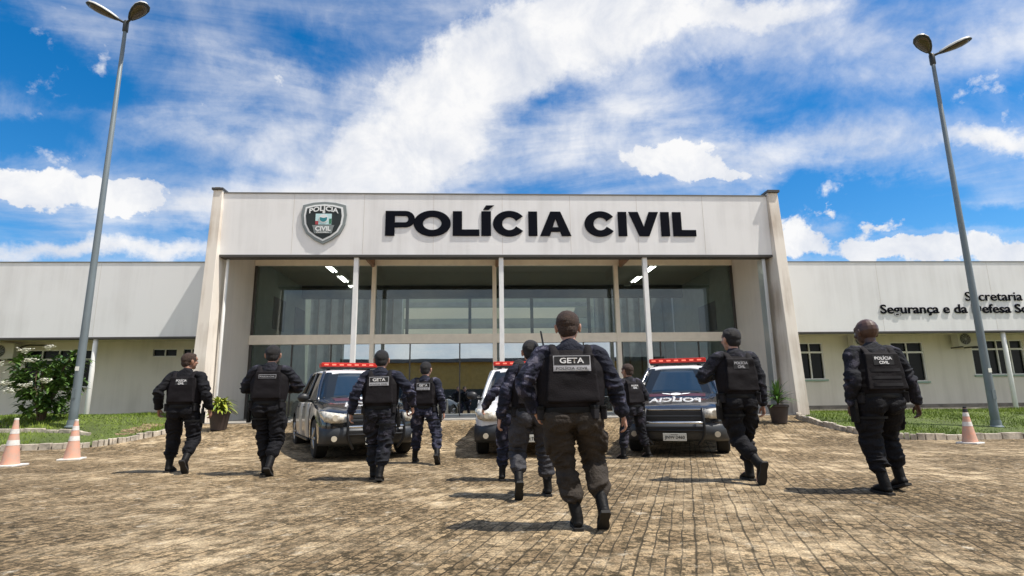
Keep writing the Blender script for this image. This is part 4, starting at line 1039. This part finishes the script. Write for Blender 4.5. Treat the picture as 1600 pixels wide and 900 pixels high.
# ------------------------------------------------------------------ people
def V(*a): return np.array(a, float)
def ik(a, c, l1, l2, pole):
    a = np.array(a, float); c = np.array(c, float); d = c-a; L_ = np.linalg.norm(d); mx_ = (l1+l2)*.995
    if L_ > mx_: c = a+d/L_*mx_; d = c-a; L_ = mx_
    x = (l1*l1-l2*l2+L_*L_)/(2*L_); h = math.sqrt(max(l1*l1-x*x, 0)); u = d/L_
    p = np.array(pole, float); p = p-(p @ u)*u; p /= np.linalg.norm(p)+1e-9
    return a+u*x+p*h, c
def hand_geo(b, wrist, dirv, palm_n, thumb_dir, curl, mt, k=1.0, grip=False):
    """palm, four unequal fingers and a thumb; dirv points from wrist to fingers, palm_n out of the palm"""
    d = np.array(dirv, float); d /= np.linalg.norm(d); n = np.array(palm_n, float); n -= (n @ d)*d; n /= np.linalg.norm(n)
    s = np.array(thumb_dir, float); s -= (s @ d)*d; s -= (s @ n)*n; s /= np.linalg.norm(s)
    w = np.array(wrist, float); P = lambda a, e, c: w+d*a*k+s*e*k+n*c*k
    b.tube([P(-.03, 0, 0), P(.015, 0, 0), P(.05, .001, .002), P(.088, .0, .003)], [(.027*k, .021*k), (.032*k, .019*k), (.041*k, .017*k), (.042*k, .013*k)], mt, 12, True, 2, hint=s)
    for i, (off, L_) in enumerate(((.031, .074), (.0105, .082), (-.0105, .076), (-.031, .060))):
        cu_ = R(curl)*(1+.12*i); p0 = P(.078, off*.92, .002); pts = [p0]; ang = cu_*.3; p = p0
        for f_, l in ((0, .44), (1, .32), (2, .24)):
            ang += cu_*(.75 if f_ else .35)
            dd = d*math.cos(ang)+n*math.sin(ang)+s*off*.9; p = p+dd*L_*l*k; pts.append(p)
        b.tube(pts, [.0095*k, .0088*k, .0082*k, .0068*k], mt, 8, True, 2)
    p0 = P(.018, .026, .006); p1 = P(.045, .052, .016); p2 = P(.070, .056, .026); p3 = P(.090, .050, .034)
    b.tube([p0, p1, p2, p3], [.014*k, .0125*k, .0105*k, .008*k], mt, 8, True, 2)

def person(label, loc, rz, H, J, outfit):
    k = H/1.8; bx = J.get('bulk', 1.08)*1.05; bl = 1+(bx-1)*.35; tz = J.get('tz', 1); far = outfit.get('far', False)
    t = thing('person', label, 'person', loc, rz, 'officers walking towards the entrance')
    lean = R(J.get('lean', 3)); tw = R(J.get('twist', 0)); roll_ = R(J.get('roll', 0))
    hipz = J.get('hipz', .94); hx = J.get('hipx', 0)
    # frames
    def up(p):   # torso-local point (z above hips) to body space
        x, y, z = p[0]*bx, p[1], p[2]*tz
        f_ = min(max(z/.35, 0), 1)
        a_ = tw*f_; x, y = x*math.cos(a_)-y*math.sin(a_), x*math.sin(a_)+y*math.cos(a_)
        y, z = y*math.cos(lean)+z*math.sin(lean), z*math.cos(lean)-y*math.sin(lean)
        x, z = x*math.cos(roll_)+z*math.sin(roll_), z*math.cos(roll_)-x*math.sin(roll_)
        return V(x+hx, y, z+hipz)
    sk = outfit['skin']
    feet = {}; legs = {}
    for sd_, key in ((-1, 'lf'), (1, 'rf')):
        fx, fy, fz, pit, yaw = J[key]; hip = V(hx+sd_*.095*bx, 0, hipz-.02); ank = V(fx, fy, fz)
        kn, ank = ik(hip, ank, .43, .42, (sd_*.10+J.get('kneex', 0), 1, 0)); legs[key] = (hip, kn, ank); feet[key] = (ank, R(pit), R(yaw))
    arms = {}
    for sd_, key, pk in ((-1, 'lh', 'lp'), (1, 'rh', 'rp')):
        sh = up((sd_*.180, 0, .475)); tgt = V(*J[key]); el, wr = ik(sh, tgt, .295, .27, J.get(pk, (sd_*.55, -1, -.2))); arms[key] = (sh, el, wr)
    neck0 = up((0, -.01, .52)); headc = up((0, .03, .708)) 
    hy = R(J.get('hyaw', 0)); hp = R(J.get('hpitch', 0))
    HM = Euler((-hp-lean*.5, 0, hy)).to_matrix()
    hs_ = J.get('head', 1.24)
    def hd(p): q = HM @ Vector((p[0]*hs_*1.07, p[1]*hs_, p[2]*hs_)); return V(headc[0]+q.x, headc[1]+q.y, headc[2]+q.z)
    S = lambda me: (me.vertices.foreach_set('co', (get_co(me)*k).ravel()), me.update())
    # ---- body (skin): one continuous surface
    b = MB(); mt = sk
    tor = [up((0, 0, -.04)), up((0, 0, .03)), up((0, -.005, .14)), up((0, .0, .30)), up((0, .0, .42)), up((0, -.01, .50)), up((0, -.01, .535))]
    b.tube(tor, [(.10*bx, .07), (.135*bx, .085), (.125*bx, .085), (.155*bx, .105), (.165*bx, .10), (.13*bx, .075), (.06, .055)], mt, 16, True, 2, hint=(1, 0, 0))
    b.tube([neck0, up((0, .0, .60)), hd((0, -.015, -.045))], [.062, .056, .056], mt, 14, True, 2)
    b.add(*ell_to(hd, (0, -.008, .018), (.074, .096, .090)), mt)
    b.add(*ell_to(hd, (0, .030, -.035), (.058, .062, .066)), mt)
    b.add(*ell_to(hd, (0, .062, -.078), (.032, .028, .024)), mt)
    b.add(*ell_to(hd, (0, .060, .035), (.055, .035, .04)), mt)
    b.tube([hd((0, .088, .022)), hd((0, .102, -.002)), hd((0, .108, -.018))], [.010, .013, .016], mt, 8)
    for s_ in (-1, 1):
        b.add(*ell_to(hd, (s_*.076, -.004, -.012), (.010, .020, .032)), mt)
        b.add(*ell_to(hd, (s_*.082, -.014, .000), (.006, .016, .022)), mt)
        b.add(*ell_to(hd, (s_*.040, .066, -.02), (.022, .02, .018)), mt)
    for key in ('lh', 'rh'):
        sh, el, wr = arms[key]; sgn_ = -1 if key == 'lh' else 1
        b.tube([sh, sh*.5+el*.5, el, el*.45+wr*.55, wr], [.050, .046, .038, .036, .025], mt, 10, True, 2)
        fd = wr-el; fd = fd/np.linalg.norm(fd); hd_ = J.get(key+'d'); hd2 = fd if hd_ is None else V(*hd_)
        hand_geo(b, wr+fd*.012, hd2, J.get(key+'n', (-sgn_, .15, 0)), J.get(key+'t', (0, 1, .1)), J.get(key+'c', 38), mt)
    for key in ('lf', 'rf'):
        hip, kn, ank = legs[key]
        b.tube([hip, hip*.5+kn*.5, kn, kn*.6+ank*.4, ank], [.072, .062, .050, .048, .034], mt, 12, True, 2)
        A, pit, yaw = feet[key]; fw_ = V(math.sin(yaw)*-1, math.cos(yaw)*math.cos(pit), -math.sin(pit)); b.tube([A, A+fw_*.08-V(0, 0, .03), A+fw_*.15-V(0, 0, .045)], [.035, .034, .028], mt, 10)
    vox = .0052 if not far else .0068
    me = eval_mesh(b.mesh('body'), [('REMESH', dict(mode='VOXEL', voxel_size=vox, use_smooth_shade=True)), ('SMOOTH', dict(factor=.5, iterations=2))])
    me.materials.clear(); me.materials.append(MATS[sk]); S(me); body = link('body', me, t)
    # face details
    e = MB()
    for s_ in (-1, 1): e.add(*ell_to(hd, (s_*.031, .081, .006), (.013, .010, .010), 10), 'eye'); e.add(*ell_to(hd, (s_*.031, .090, .006), (.006, .004, .006), 8), 'text_black')
    me = e.mesh('eyes', True); S(me); link('eyes', me, t)
    e = MB().tube([hd((-.024, .083, -.047)), hd((0, .094, -.045)), hd((.024, .083, -.047))], [.005, .007, .005], 'lips', 8, True, 3); me = e.mesh('mouth', True); S(me); link('mouth', me, t)
    e = MB()
    for s_ in (-1, 1): e.tube([hd((s_*.016, .092, .026)), hd((s_*.034, .089, .031)), hd((s_*.048, .078, .025))], [.004, .005, .003], outfit.get('hair') or 'hair_black', 6, True, 2)
    me = e.mesh('eyebrows', True); S(me); link('eyebrows', me, t)
    if outfit.get('hair'):
        hb = MB(); hl = J.get('hairlen', 1.0)
        hb.add(*ell_to(hd, (0, -.014, .027), (.0775, .0975, .0895), 24), 'hair_black')
        hb.add(*ell_to(hd, (0, -.043, -.022), (.064, .058, .064*hl), 20), 'hair_black')
        for s_ in (-1, 1): hb.add(*ell_to(hd, (s_*.060, .010, .008), (.0165, .022, .036), 12), 'hair_black')
        hb.add(*ell_to(hd, (0, .030, .078), (.052, .050, .032), 16), 'hair_black')
        me = eval_mesh(hb.mesh('hair'), [('REMESH', dict(mode='VOXEL', voxel_size=.0045, use_smooth_shade=True))])
        me.materials.clear(); me.materials.append(MATS[outfit['hair']])
        displace(me, lambda P, N: .0018*vnoise(P*V(90, 90, 45), 3)+.003*vnoise(P*22, 5)); S(me); link('hair', me, t)
    seed = outfit['seed']
    def wrinkle(amp, folds):
        def f(P, N):
            Q = P.copy(); Q[:, 2] = Q[:, 2]*1.0+.25*vnoise(P*5, seed)*.3
            w = vnoise(Q*V(7, 7, 19)+.6*vnoise(P*V(4, 4, 4), seed+9)[:, None], seed+1); w2 = vnoise(Q*V(14, 14, 38), seed+2)
            base = (1-np.abs(w)*2.2)*.5+.35*w2
            zone = np.full(len(P), .35)
            for (c, r_, s_) in folds: zone = np.maximum(zone, s_*np.exp(-((P-c)**2).sum(1)/(r_*r_)))
            return amp*base*zone
        return f
    # ---- shirt
    b = MB(); mt = outfit['shirt']
    tor = [up((0, 0, .0)), up((0, -.0, .10)), up((0, .0, .28)), up((0, .0, .41)), up((0, -.012, .49)), up((0, -.012, .53)), up((0, .0, .56))]
    b.tube(tor, [(.178*bx, .122), (.170*bx, .118), (.180*bx, .125), (.186*bx, .118), (.150*bx, .095), (.105*bx, .082), (.074, .070)], mt, 20, True, 2, hint=(1, 0, 0))
    for key in ('lh', 'rh'):
        sh, el, wr = arms[key]; ins = up(((-.10 if key == 'lh' else .10), -.01, .49)); q = wr+(el-wr)*.06
        b.tube([ins, sh, sh*.55+el*.45, el, el*.5+q*.5, q*.9+el*.1, q], [.066, .076, .076, .070, .064, .056, .050], mt, 14, True, 3)
    me = eval_mesh(b.mesh('shirt'), [('REMESH', dict(mode='VOXEL', voxel_size=.0085, use_smooth_shade=True)), ('SMOOTH', dict(factor=.6, iterations=5))])
    folds = [(arms[q_][1], .16, 1.2) for q_ in ('lh', 'rh')]+[(arms[q_][2], .12, .9) for q_ in ('lh', 'rh')]+[(arms[q_][0]*.5+arms[q_][1]*.5, .13, .7) for q_ in ('lh', 'rh')]
    me.materials.clear(); me.materials.append(MATS[mt]); displace(me, wrinkle(.036, folds)); S(me); link('shirt', me, t)
    # ---- trousers
    b = MB(); mt = outfit['trousers']; tb = J.get('baggy', 1.0)
    b.tube([V(hx, 0, hipz-.06), up((0, 0, .03)), up((0, 0, .10))], [(.155*bx, .118), (.174*bx, .130), (.170*bx, .122)], mt, 20, True, 2, hint=(1, 0, 0))
    b.add(*ell_geo((hx-.075*bx, -.055, hipz-.05), (.095*bx, .085, .11)), mt); b.add(*ell_geo((hx+.075*bx, -.055, hipz-.05), (.095*bx, .085, .11)), mt)
    for key in ('lf', 'rf'):
        hip, kn, ank = legs[key]; sh_ = ank-kn; ah = ank-sh_/np.linalg.norm(sh_)*.165; al = ah+sh_/np.linalg.norm(sh_)*.04
        b.tube([hip+V(0, 0, .03), hip*.6+kn*.4, kn, kn*.6+ah*.4, ah-(ah-kn)*.12, ah, al], [(.106*bx*tb, .112), (.100*(bx+bl)/2*tb, .104), (.088*bl*tb, .090), (.080*bl*tb, .084), (.080*bl*tb, .084), (.076*bl*tb, .077), (.056, .057)], mt, 16, True, 3, hint=(1, 0, 0))
        cp = hip*.45+kn*.55+V((-.088 if key == 'lf' else .088)*bx, 0, 0)
        b.add(*ell_geo(cp, (.028, .075, .095)), mt)
    me = eval_mesh(b.mesh('trousers'), [('REMESH', dict(mode='VOXEL', voxel_size=.0095, use_smooth_shade=True)), ('SMOOTH', dict(factor=.6, iterations=3))])
    folds = [(legs[q_][1]-V(0, .05, 0), .17, 1.1) for q_ in ('lf', 'rf')]+[(legs[q_][2]+V(0, 0, .15), .13, 1.3) for q_ in ('lf', 'rf')]+[(V(hx, -.12, hipz-.16), .14, .9)]
    me.materials.clear(); me.materials.append(MATS[mt]); displace(me, wrinkle(.042, folds)); S(me); link('trousers', me, t)
    # ---- boots
    for key in ('lf', 'rf'):
        A, pit, yaw = feet[key]; hip, kn, ank = legs[key]; shn = (kn-ank)/np.linalg.norm(kn-ank)
        M3 = Euler((-pit, 0, yaw)).to_matrix(); F_ = lambda x, y, z: V(*(A+np.array(M3 @ Vector((x, y, z)))))
        b = MB()
        b.tube([A+shn*.25, A+shn*.12, A, F_(0, -.01, -.045)], [(.053, .056), (.052, .058), (.048, .060), (.046, .06)], 'boot', 14, True, 2, hint=(1, 0, 0))
        b.tube([F_(0, -.055, -.045), F_(0, .0, -.035), F_(0, .07, -.035), F_(0, .13, -.052), F_(0, .185, -.060)], [(.036, .030), (.043, .042), (.046, .036), (.048, .026), (.034, .018)], 'boot', 14, True, 3, hint=np.array(M3 @ Vector((1, 0, 0))))
        me = eval_mesh(b.mesh('boot'), [('REMESH', dict(mode='VOXEL', voxel_size=.007, use_smooth_shade=True)), ('SMOOTH', dict(factor=.5, iterations=3))])
        me.materials.clear(); me.materials.append(MATS['boot']); S(me); bo = link('boot', me, t)
        poly = [(.034, -.088), (.044, -.06), (.036, .02), (.050, .10), (.046, .17), (.025, .205), (-.025, .205), (-.046, .17), (-.050, .10), (-.036, .02), (-.044, -.06), (-.034, -.088)]
        n = len(poly); vs = [F_(x, y, -.09) for x, y in poly]+[F_(x, y, -.066) for x, y in poly]
        hb = MB().add(vs, [tuple(range(n)), tuple(range(2*n-1, n-1, -1))]+[(i, (i+1) % n, n+(i+1) % n, n+i) for i in range(n)], 'sole')
        me = hb.mesh('sole'); S(me); link('sole', me, bo)
    # ---- vest
    if outfit.get('vest', True):
        b = MB(); vm = outfit.get('vestm', 'vest')
        b.tube([up((0, .0, .055)), up((0, 0, .14)), up((0, 0, .28)), up((0, 0, .40)), up((0, -.01, .475))], [(.205*bx, .144), (.216*bx, .148), (.224*bx, .150), (.210*bx, .140), (.158*bx, .112)], vm, 24, True, 2, hint=(1, 0, 0))
        # back plate carrier
        for (z0, z1, w_, th) in ((.08, .455, .165, .030),):
            pts = []
            P8 = []
            for (x, y, z) in ((-w_, -.115, z0), (w_, -.115, z0), (w_*.86, -.085, z1), (-w_*.86, -.085, z1), (-w_, -.158, z0), (w_, -.158, z0), (w_*.86, -.140, z1), (-w_*.86, -.140, z1)): P8.append(up((x, y, z)))
            b.add(P8, [(0, 3, 2, 1), (4, 5, 6, 7), (0, 1, 5, 4), (1, 2, 6, 5), (2, 3, 7, 6), (3, 0, 4, 7)], vm)
        for s_ in (-1, 1):
            b.tube([up((s_*.105, -.13, .40)), up((s_*.112, -.10, .485)), up((s_*.115, -.01, .545)), up((s_*.11, .09, .48)), up((s_*.10, .12, .40))], [(.036, .014)]*5, vm, 10, True, 3, hint=(1, 0, 0))
        me = eval_mesh(b.mesh('vest'), [('REMESH', dict(mode='VOXEL', voxel_size=.007, use_smooth_shade=True)), ('SMOOTH', dict(factor=.6, iterations=9))])
        displace(me, lambda P, N: .007*vnoise(P*V(7, 7, 13), seed+4)+.0012*vnoise(P*28, seed+5))
        me.materials.clear(); me.materials.append(MATS[vm])
        co_ = get_co(me); bv = BVHTree.FromPolygons([tuple(c) for c in co_], [tuple(p.vertices) for p in me.polygons])
        S(me); vo = link('vest', me, t)
        def onback(x, z, off):
            o_ = up((x/bx, -.5, z)); d_ = up((x/bx, .0, z))-o_; h_ = bv.ray_cast(Vector(o_), Vector(d_).normalized(), 1.0)
            dn = d_/np.linalg.norm(d_)
            p = V(*h_[0]) if h_[0] else up((x/bx, -.17, z))
            return (p-dn*off)*k
        # smooth patch surface: sample coarse grid on the vest then interpolate
        def patch(cx, cz, w_, h_, m_, off, name='patch', par=vo):
            nx, nz = 6, 4; vs = [tuple(onback(cx+(i/nx-.5)*w_, cz+(j/nz-.5)*h_, off)) for j in range(nz+1) for i in range(nx+1)]
            fs = [(j*(nx+1)+i, j*(nx+1)+i+1, (j+1)*(nx+1)+i+1, (j+1)*(nx+1)+i) for j in range(nz) for i in range(nx)]
            o_ = MB().add(vs, fs, m_).build(name, par, smooth=True); return o_
        def ptext(body, cx, cz, w_, h_, m_, off, bold, par):
            me_ = text_fit(body, w_, h_, 0, bold, m_, lambda x, y, z: tuple(onback(cx+x, cz+z, off))); return link('lettering', me_, par)
        pt = outfit.get('patch'); pw = outfit.get('pw', .20)*bx
        if pt == 'unit':
            pz = .385; p0 = patch(0, pz, pw+.012, .125, 'text_grey', .004)
            patch(0, pz+.022, pw-.004, .068, 'patch_black', .007, 'patch_field', p0)
            patch(0, pz-.038, pw-.004, .038, 'text_grey', .007, 'patch_band', p0)
            ptext('GETA', 0, pz+.022, pw*.68, .044, 'text_white', .010, .02, p0)
            ptext('POLÍCIA CIVIL', 0, pz-.038, pw*.9, .027, 'text_black', .010, .012, p0)
        elif pt == 'dim':
            p0 = patch(0, .385, pw, .055, 'text_grey', .004, 'patch'); patch(0, .385, pw*.96, .045, 'webbing', .006, 'patch_field', p0)
            ptext('POLÍCIA CIVIL', 0, .385, pw*.85, .026, 'text_grey', .009, .012, p0)
        else:
            pz = .385; p0 = patch(0, pz, pw, .10, 'patch_black', .003)
            tm_ = outfit.get('tm', 'text_white')
            ptext('POLÍCIA', 0, pz+.022, pw*.86, .040, tm_, .007, .022, p0)
            ptext('CIVIL', 0, pz-.026, pw*.48, .032, tm_, .007, .02, p0)
        for j in range(outfit.get('strips', 0)):
            patch(0, .13+j*.075, .36*bx, .03, 'webbing', .004, 'webbing_strip')
    # ---- belt, pouches, holster
    b = MB(); b.tube([up((0, -.004, .0)), up((0, -.004, .02)), up((0, -.004, .045))], [(.182*bx, .136), (.186*bx, .140), (.182*bx, .136)], 'belt', 28, False, 1, hint=(1, 0, 0))
    me = b.mesh('belt', True); S(me); link('belt', me, t)
    for (s_, a_) in outfit.get('pouches', ((-1, 200), (1, -35))):
        c_ = up((math.cos(R(a_))*.205, math.sin(R(a_))*.150, .01)); b = MB().box(-.032, .032, -.024, .024, -.06, .05, 'webbing', .010); b.box(-.034, .034, -.026, .026, .022, .054, 'belt', .008)
        me = b.mesh('pouch'); a2 = get_co(me); ca, sa = math.cos(R(a_+90)), math.sin(R(a_+90)); a2 = np.stack([a2[:, 0]*ca-a2[:, 1]*sa, a2[:, 0]*sa+a2[:, 1]*ca, a2[:, 2]], 1)+c_; me.vertices.foreach_set('co', a2.ravel()); S(me); link('pouch', me, t)
    for sd_ in outfit.get('holster', (1,)):
        key = 'lf' if sd_ < 0 else 'rf'; hip, kn, ank = legs[key]; c_ = hip*.72+kn*.28+V(sd_*.135*bx, -.01, 0)
        b = MB().box(-.022, .022, -.045, .045, -.10, .06, 'belt', .012).box(-.014, .014, -.05, -.005, .04, .13, 'gunmetal', .006).box(-.015, .015, -.04, .06, .055, .085, 'gunmetal', .006)
        b.box(-.012, .004, -.03, .03, .06, .20, 'belt', .003)
        me = b.mesh('holster'); me.vertices.foreach_set('co', (get_co(me)+c_).ravel()); S(me); link('holster', me, t)
        b = MB(); 
        cc = hip*.60+kn*.40; b.tube([cc+V(0, 0, -.012), cc+V(0, 0, .012)], [(.128*bx*J.get('baggy', 1), .124)]*2, 'belt', 24, False, 1, hint=(1, 0, 0)); me = b.mesh('thigh_strap', True); S(me); link('thigh_strap', me, t)
    # collar
    b = MB(); b.tube([up((0, -.005, .515)), up((0, .0, .555)), up((0, .005, .575))], [(.090, .084), (.078, .074), (.074, .070)], outfit['shirt'], 20, False, 1, hint=(1, 0, 0)); me = b.mesh('collar', True); S(me); o = link('collar', me, t); sm = o.modifiers.new('solid', 'SOLIDIFY'); sm.thickness = .012
    return t, arms, k
def ell_to(fn, c, r, n=14):
    vs, fs = ell_geo((0, 0, 0), r, None, n); return [tuple(fn((v[0]+c[0], v[1]+c[1], v[2]+c[2]))) for v in vs], fs
# left hand to right hand across the yard
person('officer in all black at the far left, head turned right, white back lettering', (-4.75, 9.36, 0), R(4), 1.88,
       dict(lf=(-.15, .06, .09, 0, .12), rf=(.20, -.26, .19, 48, -.3), lh=(-.36, .02, .93), rh=(.37, .02, .91), hyaw=-38, head=1.16, bulk=1.12, lean=2, twist=-4),
       dict(skin='skin_mid', hair='hair_brown', shirt='fabric_black', trousers='fabric_black', seed=1, holster=(1,), patch='text', pw=.15))
person('officer left of the left pickup with both elbows out and a dull grey back patch', (-3.24, 8.84, 0), R(3), 1.94,
       dict(lf=(.0, .05, .09, 0, .1), rf=(.13, -.22, .14, 34, -.1), lh=(-.15, .27, 1.18), rh=(.16, .30, 1.15), lp=(-1, -.45, -.35), rp=(1, -.35, -.25), lhd=(.5, .8, .1), rhd=(-.5, .8, .1), bulk=1.12, lean=3, hyaw=4, kneex=.1),
       dict(skin='skin_light', hair='hair_black', shirt='camo_dark', trousers='fabric_black', seed=2, holster=(-1,), patch='dim', pw=.20))
person('officer in front of the left pickup with pale unit patch and right arm swung out', (-1.42, 8.04, 0), R(0), 1.78,
       dict(lf=(-.09, .12, .09, 4, .1), rf=(.05, -.18, .10, 14, -.45), lh=(-.40, .0, .90), rh=(.43, .14, .98), rp=(1, -.8, -.1), bulk=1.12, lean=4, roll=-1, baggy=1.05),
       dict(skin='skin_light', hair='hair_black', shirt='camo_navy', trousers='camo_dark', seed=3, holster=(1,), patch='unit', pw=.22))
person('officer walking beyond the left pickup nose with unit patch, legs apart in mid stride', (-1.0, 9.95, 0), R(-8), 1.73,
       dict(lf=(-.20, .14, .09, 0, .15), rf=(.30, -.28, .18, 42, -.5), lh=(-.33, .02, .93), rh=(.33, .06, .88), bulk=1.08, lean=3, hyaw=-8),
       dict(skin='skin_light', hair='hair_black', shirt='camo_navy', trousers='camo_navy', seed=4, holster=(1,), patch='unit', pw=.20, far=True))
person('officer reaching left in dark camouflage, almost hidden behind the one in front of him', (.50, 7.70, 0), R(2), 1.62,
       dict(hipx=-.10, roll=9, lf=(-.27, .05, .09, 6, .1), rf=(-.04, -.1, .09, 0, 0), lh=(-.52, .18, 1.05), rh=(.30, .0, .85), lp=(-.6, -.3, -.6), bulk=1.1, lean=8),
       dict(skin='skin_light', hair='hair_black', shirt='camo_navy', trousers='camo_navy', seed=5, holster=(1,), patch='unit', pw=.20))
A5, arms5, k5 = person('officer with slung rifle just left of the central officer, shiny grey trousers', (.56, 6.42, 0), R(2), 1.74,
       dict(lf=(-.19, -.20, .20, 50, .15), rf=(.17, .08, .09, 0, -.1), lh=(-.40, .04, .80), rh=(.30, .25, 1.05), lp=(-.8, -1, 0), bulk=1.10, lean=4, baggy=1.08),
       dict(skin='skin_light', hair='hair_black', shirt='camo_navy', trousers='fabric_grey', seed=6, holster=(), patch='unit', pw=.17))
person('largest officer nearest the camera, dark vest with white unit patch, brownish trousers', (.76, 4.86, 0), R(-2), 1.83,
       dict(lf=(.02, .02, .09, 0, .15), rf=(.22, -.06, .17, 42, -.6), lh=(-.30, .08, .93), rh=(.47, .10, .84), lp=(-1, -.5, .05), rp=(1, -.7, .05), bulk=1.27, head=1.25, tz=1.05, hipz=.915, lean=4, hyaw=-10, hpitch=4, baggy=1.02, hairlen=1.0),
       dict(skin='skin_light', hair='hair_brown', shirt='camo_navy', trousers='fabric_brown', seed=7, holster=(), patch='unit', pw=.225, pouches=((-1, 195), (1, -15), (1, -50))))
person('officer leaning aside at the right pickup front corner in a wide stride', (2.69, 10.12, 0), R(22), 1.67,
       dict(lf=(-.27, .02, .09, 6, .9), rf=(.28, -.02, .10, 10, -.7), lh=(-.20, .30, 1.10), rh=(.28, .22, 1.0), bulk=1.05, lean=5, roll=-2, hyaw=10),
       dict(skin='skin_mid', hair='hair_brown', shirt='camo_dark', trousers='camo_dark', seed=8, holster=(-1,), patch='dim2', pw=.17, far=True))
person('tall officer before the right pickup, left elbow raised, one boot sole showing', (3.28, 7.2, 0), R(2), 1.96,
       dict(rf=(.12, .10, .09, 0, -.1), lf=(.06, -.27, .21, 66, -.1), lh=(-.16, .26, 1.22), rh=(.33, .04, .86), lp=(-1, -.15, -.75), lhd=(.3, .6, .6), bulk=1.12, lean=3, hyaw=10, hipx=.02, kneex=-.1),
       dict(skin='skin_light', hair='hair_black', shirt='camo_dark', trousers='fabric_black', seed=9, holster=(-1,), patch='text', pw=.16, tm='text_grey'))
person('bald officer at the far right in dark camouflage sleeves with a thigh holster', (4.49, 6.18, 0), R(0), 1.93,
       dict(hipx=-.03, lf=(-.15, -.06, .09, 0, .2), rf=(.15, .12, .13, 18, -.1), lh=(-.33, .04, .88), rh=(.37, .02, .88), bulk=1.22, head=1.30, lean=4, hyaw=6, hpitch=8, baggy=1.05),
       dict(skin='skin_dark', hair=None, shirt='camo_dark', trousers='fabric_black', seed=10, holster=(-1,), patch='text', pw=.17, strips=3))

# rifle on the back of the officer beside the central one
rf = thing('rifle', 'black rifle slung muzzle up at the shoulder beside the central officer', 'rifle', (.73, 6.34, 1.42))
MB().box(-.022, .022, -.03, .03, -.32, -.02, 'gunmetal', .008).build('receiver', rf)
MB().box(-.018, .018, -.035, .03, -.58, -.32, 'black_plastic', .012).build('stock', rf)
MB().tube([(0, .0, -.02), (0, 0, .40)], [.012, .010], 'gunmetal', 10).build('barrel', rf, smooth=True)
MB().tube([(0, .0, -.02), (0, 0, .16)], [.026, .022], 'black_plastic', 12).build('handguard', rf, smooth=True)
MB().box(-.006, .006, -.03, 0, .34, .385, 'gunmetal').build('front_sight', rf)
MB().box(-.012, .012, .03, .15, -.19, -.13, 'gunmetal', .005).build('magazine', rf)
rf.rotation_euler = (R(-4), R(-9), 0)
